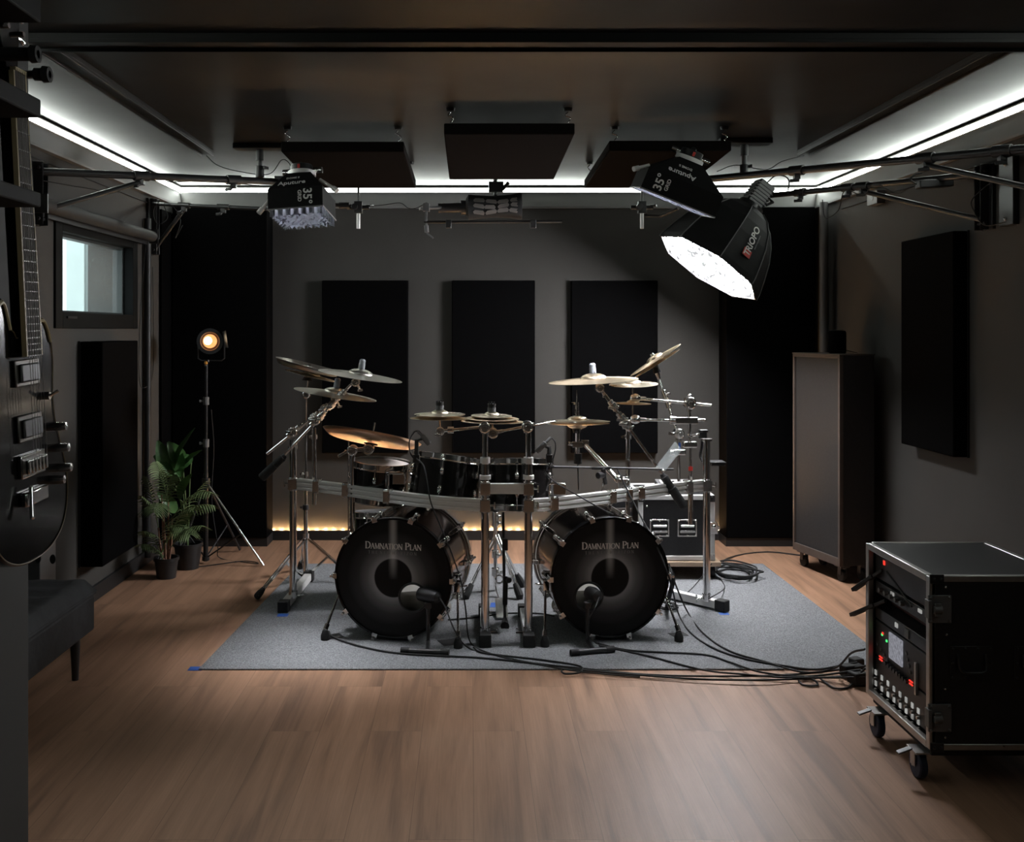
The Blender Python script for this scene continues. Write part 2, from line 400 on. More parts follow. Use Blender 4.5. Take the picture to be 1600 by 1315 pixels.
# window
win = thing('window_1', None, None, (XL, (WY0 + WY1) / 2, WZ0)); win['kind'] = 'structure'
fr = MB()
def wframe(mb, x0, x1, y0, y1, z0, z1, t):
    mb.bb(x0, x1, y0, y0 + t, z0, z1); mb.bb(x0, x1, y1 - t, y1, z0, z1)
    mb.bb(x0, x1, y0 + t, y1 - t, z0, z0 + t); mb.bb(x0, x1, y0 + t, y1 - t, z1 - t, z1)
wframe(fr, XL - .05, XL + .012, WY0 - .05, WY1 + .05, WZ0 - .045, WZ1 + .05, .085)
fr.build('window_frame', m_winframe, win, bevel=.003)
sf = MB(); wframe(sf, XL - .11, XL - .05, WY0 + .0, WY1, WZ0, WZ1, .05); sf.build('window_sash', mat('grey_green_sash', (.035, .042, .041), .5, var=.05), win, bevel=.002)
MB().bb(XL - .085, XL - .079, WY0 + .03, WY1 - .03, WZ0 + .03, WZ1 - .03).build('window_pane', m_glass, win)
MB().box((XL + .014, WY0 + .14, WZ0 + .012), (.012, .12, .012)).build('window_handle', m_blkmetal, win)
# what stands outside the window
for nm_, xa_, xb_, dz_, cl_ in (('exterior_wall', -5.2, -3.665, .0, (.80, .82, .81)), ('exterior_wall_panel', -3.665, -3.505, .0, (.36, .41, .40)), ('exterior_wall_strip', -3.505, -3.45, .03, (.22, .26, .255)), ('exterior_wall_recess', -3.45, -3.22, .0, (.028, .036, .037)), ('exterior_wall_post', -3.22, -2.5, -.05, (.13, .15, .15))):
    struct(MB().bb(xa_, xb_, 9.0 + dz_, 9.4, 0, 4.2).build(nm_, mat(nm_ + '_render', cl_, .8, var=.04)))
struct(MB().bb(-14, XL - .3, -4, 16, -.3, -.1).build('exterior_ground', mat('exterior_paving', (.3, .3, .29), .9, var=.2)))
# baseboards and trims
struct(MB().bb(XL + .62, XR - .6, YB - .034, YB - .020, 0, .068).build('baseboard_back', m_trimblk, bevel=.002))
struct(MB().bb(XL, XL + .018, 1.9, 6.8, 0, .085).build('baseboard_left', m_trimblk, bevel=.002))
struct(MB().bb(XR - .018, XR, .5, 6.8, 0, .085).build('baseboard_right', m_trimblk, bevel=.002))
# sloped cornice board below the cove lights on three walls
def cornice(name, a, b, inward):
    a, b, n = V(a), V(b), V(inward); mb = MB(); pr = [(0, -.005), (.008, -.005), (.034, -.105), (.034, -.118), (0, -.118)]
    vs = [a + n * r + V((0, 0, z)) for r, z in pr] + [b + n * r + V((0, 0, z)) for r, z in pr]
    k = len(pr); fs = [(i, (i + 1) % k, k + (i + 1) % k, k + i) for i in range(k)] + [tuple(range(k)), tuple(range(2 * k - 1, k - 1, -1))]
    mb.add(vs, fs); return struct(mb.build(name, m_cornice, smooth=False))
ZS = 2.476
cornice('trim_1', (XL, YF, ZS), (XL, YB, ZS), (1, 0, 0)); cornice('trim_2', (XR, YF, ZS), (XR, YB, ZS), (-1, 0, 0)); cornice('trim_3', (XL, YB, ZS), (XR, YB, ZS), (0, -1, 0))
# black rails on the ceiling
def rail(name, x0, x1, y0, y1):
    mb = MB(); z = ZC; mb.bb(x0, x1, y0, y1, z - .022, z)
    if x1 - x0 > y1 - y0: mb.bb(x0, x1, y0, y0 + .012, z - .034, z - .02); mb.bb(x0, x1, y1 - .012, y1, z - .034, z - .02)
    else: mb.bb(x0, x0 + .012, y0, y1, z - .034, z - .02); mb.bb(x1 - .012, x1, y0, y1, z - .034, z - .02)
    return struct(mb.build(name, m_rail, bevel=.002))
rail('trim_4', -1.56, XR, 3.43, 3.56); rail('trim_5', -1.55, -1.47, 3.56, 5.68); rail('trim_6', 1.87, 1.95, 3.56, 5.68)
# pipe chases on the side walls
struct(MB().cyl((2.40, 6.74, 0), (2.40, 6.74, 2.36), .028).build('trim_7', m_grey))
struct(MB().cyl((XL + .03, 6.30, .05), (XL + .03, 6.30, 2.2), .022).build('trim_8', m_trimblk))

# ------------------------------------------------------------------ cove light strips
def cove(label, a, b, n, m):
    a, b, n = V(a), V(b), V(n); t = thing('led_light_strip', label, 'light strip', (a + b) / 2, group='cove light strips under the ceiling')
    mb = MB(); up = V((0, 0, 1))
    mb.bar(a + n * .010 + up * .0165, b + n * .010 + up * .0165, .020, .007); mb.bar(a + n * .008 - up * .0175, b + n * .008 - up * .0175, .016, .004)
    mb.bar(a + n * .002, b + n * .002, .004, .032)
    mb.build('channel', m_alu, t)
    MB().bar(a + n * .008, b + n * .008, .008, .024).build('diffuser', m, t)
    return t
ZL = 2.489
cove('long white LED strip along top of left wall above the window', (XL, YF + .1, ZL), (XL, YB - .02, ZL), (1, 0, 0), m_cove)
cove('long white LED strip along top of right wall above the wall panel', (XR, YF + .1, ZL), (XR, YB - .02, ZL), (-1, 0, 0), m_cove)
cove('white LED strip across the top of the back wall behind the kit', (XL + .02, YB, ZL), (XR - .02, YB, ZL), (0, -1, 0), m_cove_b)
# warm LED strip on the back baseboard
wl = thing('led_light_strip', 'warm scalloped LED strip along the back wall baseboard behind the drums', 'light strip', (.2, YB - .01, .066))
MB().bb(-1.44, 1.84, YB - .020, YB - .002, .054, .0600).build('tape', m_blk, wl)
x = -1.41; first = None
while x < 1.83:
    if first is None:
        first = MB(Matrix.Translation((x, YB - .008, .062))).box((0, 0, 0), (.012, .006, .003)).build('led', m_warmled, wl)
        x0 = x
    else:
        c = first.copy(); COL.objects.link(c); c.location = first.location + V((x - x0, 0, 0)); WM[c.name] = WM[first.name]
    x += .0625

# ------------------------------------------------------------------ acoustic treatment
def trap(x0, x1, label):
    t = thing('bass_trap', label, 'bass trap', ((x0 + x1) / 2, 6.95, 0), group='floor to ceiling corner bass traps')
    MB().bb(x0, x1, 6.83, YB - .04, .06, 2.34).build('fabric_cover', m_fabric, t, bevel=.006)
    MB().bb(x0, x1, 6.842, YB - .04, 0, .06).build('plinth', m_trimblk, t)
trap(-2.055, -1.402, 'tall black corner bass trap behind the lamp stand and plants')
trap(1.763, 2.375, 'tall black corner bass trap behind the grey wheeled cabinet')
def wpanel(label, x0, x1, y0, y1, z0, z1, grp=None, mt=None, fdir=None):
    t = thing('acoustic_absorber', label, 'acoustic panel', ((x0 + x1) / 2, (y0 + y1) / 2, z0), group=grp)
    MB().bb(x0, x1, y0, y1, z0, z1).build('fabric_face', mt or m_fabric, t, bevel=.006)
    f = .012
    if fdir == 'y':   # edges of the wooden frame behind the cloth
        MB().bb(x0 - .004, x1 + .004, y1 - .012, y1, z0 - .004, z1 + .004).build('frame', m_trimblk, t)
    elif fdir == 'xl':
        MB().bb(x0, x0 + .012, y0 - .003, y1 + .003, z0 - .003, z1 + .003).build('frame', m_trimblk, t)
    elif fdir == 'xr':
        MB().bb(x1 - .012, x1, y0 - .003, y1 + .003, z0 - .003, z1 + .003).build('frame', m_trimblk, t)
    return t
KB = 7.015 / FPX
for a, b, l in ((503, 637, 'black wall panel behind the left cymbals, left of the three on the back wall'), (706, 836, 'middle black wall panel of three on the back wall, behind the small stacked cymbals'), (893, 1028, 'black wall panel behind the hi-hat, right of the three on the back wall')):
    wpanel(l, (a - CX) * KB, (b - CX) * KB, 7.015, YB, CH - (708 - CY) * KB, CH + (CY - 438) * KB, 'upright panels on the back wall', fdir='y')
wpanel('thick black panel on left wall below the window', XL, -1.95, 5.26, 5.82, .235, 1.43, None, fdir='xl')
wpanel('black panel hung on right wall above the flight case', 2.40, XR, 4.93, 5.53, .86, 1.985, None, fdir='xr')
tag(MB().bb(XL + .001, -2.058, 6.62, 6.825, .09, 2.30).build('acoustic_board', m_fabric, bevel=.004), 'narrow black board on left wall between the thin pipe and the corner bass trap', 'acoustic board')
def cloud(label, x0, x1, y0, y1, z0, z1):
    t = thing('hanging_absorber', label, 'ceiling panel', ((x0 + x1) / 2, (y0 + y1) / 2, (z0 + z1) / 2), group='black ceiling panels hung on hooks')
    mb = MB(); th = .052
    vs = [(x0, y0, z0), (x1, y0, z0), (x1, y1, z1), (x0, y1, z1)]; vs = vs + [(a, b, c + th) for a, b, c in vs]
    mb.add(vs, [(0, 3, 2, 1), (4, 5, 6, 7), (0, 1, 5, 4), (1, 2, 6, 5), (2, 3, 7, 6), (3, 0, 4, 7)])
    mb.build('fabric_panel', m_fabric_br, t, bevel=.006)
    for ax, ay in ((x0 + .03, y0 + .02), (x1 - .03, y0 + .02), (x0 + .03, y1 - .03), (x1 - .03, y1 - .03)):
        zb = (z0 if ay < (y0 + y1) / 2 else z1) + th; hk = MB()
        zt = ZC - .012
        pts = [V((ax, ay, zb - .004)), V((ax, ay, zb + .006)), V((ax + .012, ay, zb + .02)), V((ax + .008, ay, (zb + zt) / 2)), V((ax - .012, ay, zt - .022)), V((ax, ay, zt - .006)), V((ax, ay, zt))]
        hk.tube(spline(pts, 5), .0028, 6)
        h = hk.build('hook', m_chrome_r, t)
        MB().cyl((ax, ay, ZC - .015), (ax, ay, ZC), .018, .022).build('ceiling_mount', m_trimblk, h)
cloud('left ceiling panel hanging on hooks above the grid softbox', -.955, -.335, 5.0, 6.1, 2.39, 2.365)
cloud('middle ceiling panel hanging on hooks above the black lantern', -.122, .482, 4.58, 5.72, 2.395, 2.36)
cloud('right ceiling panel hanging on hooks above the tilted grid softbox', .70, 1.316, 5.0, 6.1, 2.395, 2.365)

# ------------------------------------------------------------------ rug and floor bits
rz = .008
rg = MB(); co = [F(310, 1047), F(1388, 1047), F(1192, 882), F(469, 882)]
co[1].x = 1.885; co[1].y = co[0].y
rg.add([c for c in co] + [c + V((0, 0, rz)) for c in co], [(0, 3, 2, 1), (4, 5, 6, 7), (0, 1, 5, 4), (1, 2, 6, 5), (2, 3, 7, 6), (3, 0, 4, 7)])
tag(rg.build('rug', m_rug, bevel=.003), 'grey low-pile rug lying under the whole drum kit', 'rug')
def tape(x, y, wx, wy, ang, m, label, grp=None, on=rz):
    p = F(x, y, on); R = Matrix.Rotation(ang, 3, 'Z')
    tag(MB().box(p + V((0, 0, .0008)), (wx, wy, .0012), R).build('tape_piece', m, bevel=.0003), label, 'tape', grp)
tape(306, 1044.5, .062, .05, 0, m_blue, 'blue tape square on the floor at the left front rug corner', on=0)
tape(442, 961, .055, .05, 0, m_blue, 'blue tape under the left foot of the drum rack')
tape(1131, 958.5, .05, .045, 0, m_blue, 'blue tape under the right foot of the drum rack')
tape(770.5, 945, .03, .09, -.1, m_blue, 'small blue tape mark on the rug between the two kick drums')
tape(520, 994, .09, .07, .5, m_bltape, 'black tape patch beside the left spur of left kick drum')
tape(704, 1003, .10, .09, .4, m_bltape, 'black tape patch beside the right spur of left kick drum')
tape(1060, 991, .08, .06, .3, m_bltape, 'black tape patch beside the right spur of right kick drum')

# ------------------------------------------------------------------ drums
def serif_glyphs():
    """upright serif capitals: strokes (x0,y0,x1,y1,thickness) in a unit-high cell, plus width"""
    k, t = .20, .10
    G = {}
    def sf(x, y, w=.16): return (x - w / 2 - .03, y, x + w / 2 + .03, y, .05)
    G['A'] = (.78, [(.08, 0, .38, 1, t), (.38, 1, .68, 0, k), (.2, .34, .56, .34, .055), sf(.08, .02), sf(.68, .02)])
    G['M'] = (.98, [(.14, 0, .16, 1, t), (.16, 1, .48, .05, k), (.48, .05, .80, 1, t), (.82, 1, .84, 0, k), sf(.14, .02), sf(.84, .02), sf(.12, .98, .1), sf(.84, .98, .1)])
    G['N'] = (.86, [(.14, 0, .14, 1, t), (.12, 1, .72, 0, k), (.72, 0, .72, 1, t), sf(.14, .02), sf(.72, .98), sf(.12, .98, .1)])
    G['T'] = (.72, [(.36, 0, .36, 1, k), (.04, .965, .68, .965, .07), (.05, .8, .05, 1, .05), (.67, .8, .67, 1, .05), sf(.36, .02, .2)])
    G['I'] = (.36, [(.18, 0, .18, 1, k), sf(.18, .02, .2), sf(.18, .98, .2)])
    G['L'] = (.66, [(.18, 0, .18, 1, k), (.1, .035, .6, .035, .07), (.59, 0, .59, .22, .05), sf(.18, .98, .2)])
    G['E'] = (.68, [(.18, 0, .18, 1, k), (.1, .035, .6, .035, .07), (.1, .965, .58, .965, .07), (.18, .5, .46, .5, .06), (.59, 0, .59, .2, .05), (.57, .8, .57, 1, .05)])
    G['H'] = (.86, [(.16, 0, .16, 1, k), (.70, 0, .70, 1, k), (.16, .5, .7, .5, .06), sf(.16, .02, .2), sf(.16, .98, .2), sf(.7, .02, .2), sf(.7, .98, .2)])
    G['W'] = (1.05, [(.06, 1, .3, 0, k), (.3, 0, .52, .95, t), (.52, .95, .76, 0, k), (.76, 0, .98, 1, t), sf(.06, .98), sf(.98, .98)])
    G['Z'] = (.72, [(.64, .95, .08, .05, k), (.06, .965, .66, .965, .07), (.06, .035, .66, .035, .07)])
    def arc(cx, cy, rx, ry, a0, a1, th, n=10):
        o = []
        for i in range(n):
            a, b = a0 + (a1 - a0) * i / n, a0 + (a1 - a0) * (i + 1) / n
            tt = .06 + (th - .06) * abs(math.cos((a + b) / 2))
            o.append((cx + rx * math.cos(a), cy + ry * math.sin(a), cx + rx * math.cos(b), cy + ry * math.sin(b), tt))
        return o
    G['D'] = (.86, [(.17, 0, .17, 1, k), sf(.15, .98, .12), sf(.15, .02, .12), (.1, .965, .36, .965, .06), (.1, .035, .36, .035, .06)] + arc(.34, .5, .42, .465, -PI / 2, PI / 2, k))
    G['O'] = (.92, arc(.46, .5, .38, .465, 0, 2 * PI, k, 18))
    G['P'] = (.70, [(.17, 0, .17, 1, k), sf(.17, .02, .2), sf(.15, .98, .12), (.1, .965, .36, .965, .06), (.17, .46, .36, .46, .06)] + arc(.34, .71, .27, .255, -PI / 2, PI / 2, k))
    G['R'] = (.76, G['P'][1] + [(.34, .46, .68, 0, k), sf(.68, .02, .12)])
    return G
GL = serif_glyphs()
def serif_text(mb, s, h, M, small=.78, track=.02, depth=.0008):
    """capitals set large or small; lower case letters become small capitals"""
    x = 0; quads = []
    for ch in s:
        if ch == ' ': x += .34 * h; continue
        sc = h if ch.isupper() else h * small
        wd, st = GL[ch.upper()]
        for a, b, c, d, t in st:
            p0, p1 = V((x + a * sc, b * sc)), V((x + c * sc, d * sc)); u = (p1 - p0)
            if u.length < 1e-6: continue
            u.normalize(); nn = V((-u.y, u.x)) * (t * sc / 2); e = u * (.012 * sc)
            quads.append([p0 - nn - e, p1 - nn + e, p1 + nn + e, p0 + nn - e])
        x += wd * sc + track * h
    for i, q in enumerate(quads):
        o = depth + i * 2e-6
        vs = [(p.x - x / 2, p.y, o) for p in q]
        mb.add(vs, [(0, 1, 2, 3)], M)
    return x

def fit_text(mb, s, h, M, width):
    w0 = serif_text(MB(), s, h, M, track=0); n = sum(1 for c in s if c != ' ')
    serif_text(mb, s, h, M, track=(width - w0) / (n * h))

def disc_with_hole(mb, R, c, r, y, n=64, rings=10):
    vs, fs = [], []
    for i in range(rings + 1):
        t = i / rings
        for k in range(n):
            a = 2 * PI * k / n; d = V((math.cos(a), math.sin(a))); cc = V(c)
            b = cc.dot(d); L = -b + math.sqrt(max(0, b * b - cc.dot(cc) + R * R))
            p = cc + d * (r + (L - r) * t)
            vs.append((p.x, y, p.y))
    for i in range(rings):
        for k in range(n):
            fs.append((i * n + k, i * n + (k + 1) % n, (i + 1) * n + (k + 1) % n, (i + 1) * n + k))
    mb.add(vs, fs)
RY = Matrix(((1, 0, 0), (0, 0, 1), (0, -1, 0))).to_4x4()     # lathe axis z -> -y ; then +y points into the room depth
def to_y():          # maps lathe z to +y (into the drum)
    return Matrix(((1, 0, 0, 0), (0, 0, 1, 0), (0, -1, 0, 0), (0, 0, 0, 1)))
def kick(label, px, py, Y, ang, hole):
    c = P(px, py, Y); R = Matrix.Rotation(ang, 3, 'Z')
    t = thing('kick_drum', label, 'drum', c, R, 'pair of kick drums')
    TY = to_y(); D = .47
    MB().lathe([(.272, .02), (.276, .02), (.276, D - .02), (.272, D - .02)], 64, TY, closed=True).build('shell', m_shell, t, True)
    for nm, y0, y1 in (('front_hoop', -.012, .026), ('back_hoop', D - .026, D + .012)):
        MB().lathe([(.278, y0), (.2895, y0), (.2895, y1), (.278, y1)], 64, TY, closed=True).build(nm, m_gloss if nm == 'front_hoop' else m_chrome_r, t, True, bevel=.002)
    hd = MB(); disc_with_hole(hd, .281, hole, .066, -.004)
    h = hd.build('drum_head', m_khead, t, True)
    MB().ring((hole[0], -.006, hole[1]), (0, 1, 0), .067, .0055, 36, 8).build('port_ring', m_blk, h, True)
    lt = MB(); MT = Matrix(((1, 0, 0, 0), (0, 0, -1, -.0045), (0, 1, 0, .137), (0, 0, 0, 1)))
    fit_text(lt, 'Damnation Plan', .034, MT, .278)
    lt.build('lettering', m_print, h, True, smooth=False)
    l2 = MB(); M2 = Matrix(((1, 0, 0, 0), (0, 0, -1, -.0045), (0, 1, 0, .113), (0, 0, 0, 1)))
    fit_text(l2, 'THE NEW HORIZON', .0145, M2, .245)
    l2.build('lettering', m_print_d, h, True, smooth=False)
    MB().lathe([(.0, D), (.281, D)], 48, TY).build('batter_head', m_batter, t, True)
    pil = MB(); pil.sphere((hole[0] * .4, .27, -.205), .17, 20, 12, (1.1, .9, .36)); pil.build('damping_pillow', m_foam, t, True)
    for k in range(10):
        a = PI / 2 + PI / 10 + 2 * PI * k / 10
        d = V((math.cos(a), 0, math.sin(a))); tg = V((-math.sin(a), 0, math.cos(a))); ax = V((0, 1, 0))
        RR = Matrix((tg, ax, -d)).transposed()
        for s_, yy in ((1, 0), (-1, D)):
            cl = MB(); o = ax * yy
            cl.box(d * .2945 + o + ax * .006 * s_, (.03, .048, .007), RR); cl.box(d * .287 + o - ax * .0165 * s_, (.026, .006, .02), RR)
            cl.cyl(d * .303 + o - ax * .026 * s_, d * .303 + o + ax * .11 * s_, .0036, n=8)
            cl.cyl(d * .303 + o - ax * .03 * s_, d * .303 + o - ax * .012 * s_, .007, n=8)
            cl.build('claw_hook', m_chrome_r, t, True, bevel=.0012)
            lg = MB(); lg.box(d * .289 + o + ax * .105 * s_, (.022, .05, .026), RR); lg.sphere(d * .300 + o + ax * .105 * s_, .013, 10, 7); lg.build('lug', m_chrome, t, True, bevel=.003)
    for s_ in (-1, 1):
        sp = MB(); a0 = V((s_ * .288, .13, -.06)); a1 = V((s_ * .325, -.045, -c.z + .045 + rz))
        sp.cyl(a0, a1, .0065, n=10); sp.box(a0, (.03, .05, .05)); sp.cyl(a0 + V((s_ * .01, 0, 0)), a0 + V((s_ * .05, 0, .006)), .005, n=8); sp.cyl(a1, a1 + (a0 - a1) * .12, .012, n=10)
        q = sp.build('spur', m_chrome, t, True, bevel=.002)
        MB().lathe([(0, 0), (.021, 0), (.022, .02), (.013, .046), (0, .046)], 14, Matrix.Translation(V((a1.x, a1.y, -c.z + rz)))).build('rubber_tip', m_rub, q, True)
    return t
YK = 4.74
kick('kick drum on the left with large black printed head and port at lower right', 614.5, 902.5, YK, -.19, (.098, -.088))
kick('kick drum on the right with large black printed head and port at lower left', 953, 901.5, YK, .12, (-.105, -.088))

def view_normal(p, phi, m):
    """normal of a disc whose long image axis leans by phi degrees and whose short/long ratio is m (>0: top side seen)"""
    v = (V((0, 0, CH)) - p).normalized(); xr = V((0, 0, 1)).cross(v).normalized(); yu = v.cross(xr)
    s = math.sqrt(1 - m * m); f = math.radians(phi)
    return (xr * (-math.sin(f)) + yu * math.cos(f)) * s + v * m
def drum(name, label, px, py, Y, wpx, phi, m, depth, nl=6, rim=m_chrome, a0=0.4, hm=None):
    c = P(px, py, Y); n = view_normal(c, phi, m); R = rot_to(n); r = wpx * Y / FPX / 2
    t = thing(name, label, 'drum', c, R)
    r -= .008
    MB().lathe([(r - .008, -.012), (r, -.012), (r, -depth + .012), (r - .008, -depth + .012)], 48, closed=True).build('shell', m_tomshell, t, True)
    for nm, z0, s_ in (('top_hoop', 0, 1), ('bottom_hoop', -depth, -1)):
        MB().lathe([(r + .002, z0 - .026 * s_), (r + .009, z0 - .026 * s_), (r + .0095, z0 - .022 * s_), (r + .006, z0 - .018 * s_), (r + .006, z0 + .006 * s_), (r + .0105, z0 + .009 * s_), (r + .001, z0 + .009 * s_)], 48, closed=True).build(nm, rim, t, True)
        MB().lathe([(0, z0 - .003 * s_), (r - .004, z0 - .003 * s_), (r, z0 - .012 * s_)], 48).build('drum_head', hm or m_head_w, t, True)
    for k in range(nl):
        a = a0 + 2 * PI * k / nl; d = V((math.cos(a), math.sin(a), 0)); tg = V((-math.sin(a), math.cos(a), 0)); RR = Matrix((tg, d, V((0, 0, 1)))).transposed()
        lg = MB(); zt = -min(.075, depth * .36)
        lg.box(d * (r + .006) + V((0, 0, zt)), (.014, .014, .034), RR); lg.sphere(d * (r + .012) + V((0, 0, zt)), .0115, 10, 7, (1, 1, 1.3))
        lg.cyl(d * (r + .0135) + V((0, 0, zt)), d * (r + .0135) + V((0, 0, .006)), .003, n=8); lg.box(d * (r + .012) + V((0, 0, -.018)), (.016, .014, .012), RR)
        zb = -depth - zt
        lg.box(d * (r + .006) + V((0, 0, zb)), (.014, .014, .034), RR); lg.sphere(d * (r + .012) + V((0, 0, zb)), .0115, 10, 7, (1, 1, 1.3))
        lg.cyl(d * (r + .0135) + V((0, 0, zb)), d * (r + .0135) + V((0, 0, -depth)), .003, n=8)
        lg.build('lug', m_chrome, t, True, bevel=.002)
    return t
drum('tom_drum', 'small black tom with pale head showing, under the big left china cymbal', 597, 722, 5.20, 94, -4, .17, .19)
drum('tom_drum', 'black tom between the two small microphones, left of the rack posts', 702, 714, 5.07, 114, -8, -.03, .24)
drum('tom_drum', 'black tom seen between the two middle rack posts', 812, 719, 4.98, 108, 0, -.02, .24)
ft = drum('floor_tom', 'large black floor tom in the shade behind the left kick drum', 598, 800, 5.52, 102, 0, .06, .36, 8, hm=m_felt)
for k in range(3):
    a = 2 * PI * k / 3 + .5; c0 = WM[ft.name] @ V((.185 * math.cos(a), .185 * math.sin(a), -.12))
    lg = MB().cyl((c0.x, c0.y, .03), (c0.x, c0.y, c0.z + .1), .0055, n=10); q = lg.build('leg', m_chrome, ft)
    MB().cyl((c0.x, c0.y, rz), (c0.x, c0.y, .05), .014, .010).build('rubber_tip', m_rub, q)

# ------------------------------------------------------------------ cymbals
def cymbal(label, px, py, Y, wpx, phi, m, mt, kind='crash', top='sleeve', grp=None, name='cymbal', flip=False):
    c = P(px, py, Y); n = view_normal(c, phi, m); R = rot_to(n); r = wpx * Y / FPX / 2
    t = thing(name, label, 'cymbal', c, R, grp)
    b = r * .24 + .012; bh = r * .095 + .005; bow = r * .05
    if kind == 'china':
        pr = [(.006, bow + .014), (.035, bow + .014), (.052, bow + .002)]
        pr += [(.052 + (r * .80 - .052) * i / 6, bow * (1 - (i / 6) ** 1.6)) for i in range(1, 7)] + [(r * .86, .004), (r * .93, .016), (r, .032)]
    else:
        pr = [(.006, bow + bh)] + [(b * math.sin(PI / 2 * i / 5), bow + bh * (math.cos(PI / 2 * i / 5))) for i in range(1, 6)]
        pr += [(b + (r - b) * i / 8, bow * (1 - (i / 8) ** 1.8)) for i in range(1, 9)]
    if flip: pr = [(a, -z) for a, z in pr]
    full = pr + [(a, z - .0016) for a, z in reversed(pr)]
    MB().lathe(full, 56, closed=True).build('plate', mt, t, True, angle=.9)
    z0 = pr[0][1]
    if top == 'sleeve':
        MB().lathe([(0, z0), (.018, z0), (.0175, z0 + .028), (.0, z0 + .028)], 16).build('felt', m_clear, t, True)
        MB().lathe([(0, z0 + .028), (.0165, z0 + .028), (.0165, z0 + .046), (.010, z0 + .053), (0, z0 + .053)], 12).build('wing_nut', m_clear, t, True)
    elif top == 'nut':
        MB().lathe([(0, z0), (.02, z0), (.02, z0 + .02), (0, z0 + .02)], 16).build('felt', m_grey, t, True)
        k = MB().lathe([(0, z0 + .02), (.018, z0 + .02), (.02, z0 + .038), (0, z0 + .038)], 10)
        for a in range(4): k.box((.012 * math.cos(a * PI / 2), .012 * math.sin(a * PI / 2), z0 + .042), (.007, .007, .01))
        k.build('wing_nut', m_blk, t, True)
    elif top == 'felt':
        MB().lathe([(0, z0), (.036, z0), (.036, z0 + .006), (0, z0 + .006)], 20).build('felt', m_felt, t, True)
        MB().cyl((0, 0, z0 - .04), (0, 0, z0 + .075), .005, n=8).build('rod', m_chrome, t, True)
    elif top == 'under':
        MB().lathe([(0, -.008), (.036, -.008), (.036, -.014), (0, -.014)], 20).build('felt', m_felt, t, True)
        MB().cyl((0, 0, -.05), (0, 0, z0 + .075), .0055, n=8).build('rod', m_chrome, t, True)
    elif top == 'cap':
        MB().lathe([(0, z0), (.012, z0), (.012, z0 + .012), (0, z0 + .012)], 12).build('wing_nut', m_chrome, t, True)
    return t
cymbal('grey crash cymbal with clear sleeve, highest on the left side', 563, 587, 5.35, 132, -8.7, .085, m_bronze_g)
cymbal('thin china cymbal with upturned edge at the far upper left', 481, 578, 5.9, 106, -14, .06, m_bronze_g, 'china', 'cap')
cymbal('pale cymbal nested just under the far left china', 487, 587, 5.9, 84, -14, .05, m_bronze_l, 'crash', None)
cymbal('grey crash cymbal with clear sleeve below the highest left crash', 524, 616, 5.42, 130, -9.3, .085, m_bronze_g)
cymbal('large bronze china cymbal tilted over the small left tom', 580, 690, 5.2, 156, -11, -.085, m_bronze_d, 'china', 'under')
cymbal('upper small cymbal of the stack left of the middle posts', 687, 647, 4.9, 80, 0, .09, m_bronze_l, top='nut')
cymbal('lower small cymbal of the stack left of the middle posts', 687, 653, 4.9, 94, -.5, .07, m_bronze, top=None)
cymbal('topmost of the three stacked cymbals above the middle posts', 768, 649, 4.82, 64, -1, .11, m_bronze_l, top='nut')
cymbal('second of the three stacked cymbals above the middle posts', 769, 653.5, 4.82, 84, -1, .10, m_bronze, top=None)
cymbal('lowest and widest of the three stacked cymbals above the middle posts', 769, 658, 4.82, 98, -1, .08, m_bronze, top=None)
hh = 'hi-hat pair'
cymbal('upper bronze hi-hat cymbal with raised bell on its rod', 902, 658, 5.3, 102, .6, .05, m_bronze_l, top='cap')
cymbal('lower hi-hat cymbal turned bell down under the upper one', 902, 661, 5.3, 100, .6, .035, m_bronze, top=None, flip=True)
cymbal('bronze crash cymbal with clear sleeve on the counterweighted boom at right', 927, 594.5, 5.2, 140, 3.3, .075, m_bronze)
cymbal('upper of two steeply tilted cymbals at upper right', 1024, 562, 5.6, 92, 33, .055, m_bronze, 'crash', 'cap')
cymbal('lower of two steeply tilted cymbals at upper right', 1027, 567, 5.6, 82, 33, .05, m_bronze_l, 'crash', None)
cymbal('small bright splash cymbal beside the tilted pair at right', 990, 600, 5.35, 76, 1.5, .13, m_bronze_l, top='cap')
cymbal('smallest bronze splash cymbal under the bright splash at right', 989, 630, 5.35, 56, -1, .07, m_bronze, top=None)

# ------------------------------------------------------------------ rack
rk = thing('drum_rack', 'curved aluminium and chrome rack carrying cymbals and toms in front of the kit', 'drum rack', (.16, 5.0, rz))
LP, C1, C2, RP = V((-.958, 5.36, 0)), V((.070, 4.70, 0)), V((.275, 4.70, 0)), V((1.262, 5.30, 0))
def clamp(mb, p, R=None, s=1.0, wing=(1, 0, 0)):
    mb.box(p, (.052 * s, .056 * s, .062 * s), R); mb.cyl(p + V((0, 0, -.038 * s)), p + V((0, 0, .038 * s)), .027 * s, n=12)
    wv = V(wing).normalized(); q = p + wv * .03 * s
    mb.cyl(p, q + wv * .02 * s, .0055 * s, n=8); e = wv.cross(V((0, 0, 1)));  e = e if e.length > .1 else V((1, 0, 0))
    mb.bar(q + wv * .02 * s - V((0, 0, .018 * s)), q + wv * .02 * s + V((0, 0, .018 * s)), .008 * s, .008 * s)
def post(p, z1, r=.0195, cap=False):
    o = MB().cyl(p + V((0, 0, .045)), p + V((0, 0, z1)), r, n=20).build('post', m_chrome, rk)
    if cap: MB().cyl(p + V((0, 0, z1)), p + V((0, 0, z1 + .012)), .03, n=16).build('post_cap', m_chrome_r, o)
    return o
pl = post(LP, .90)
post(C1, .79); post(C2, .79)
post(RP, .90, cap=True)
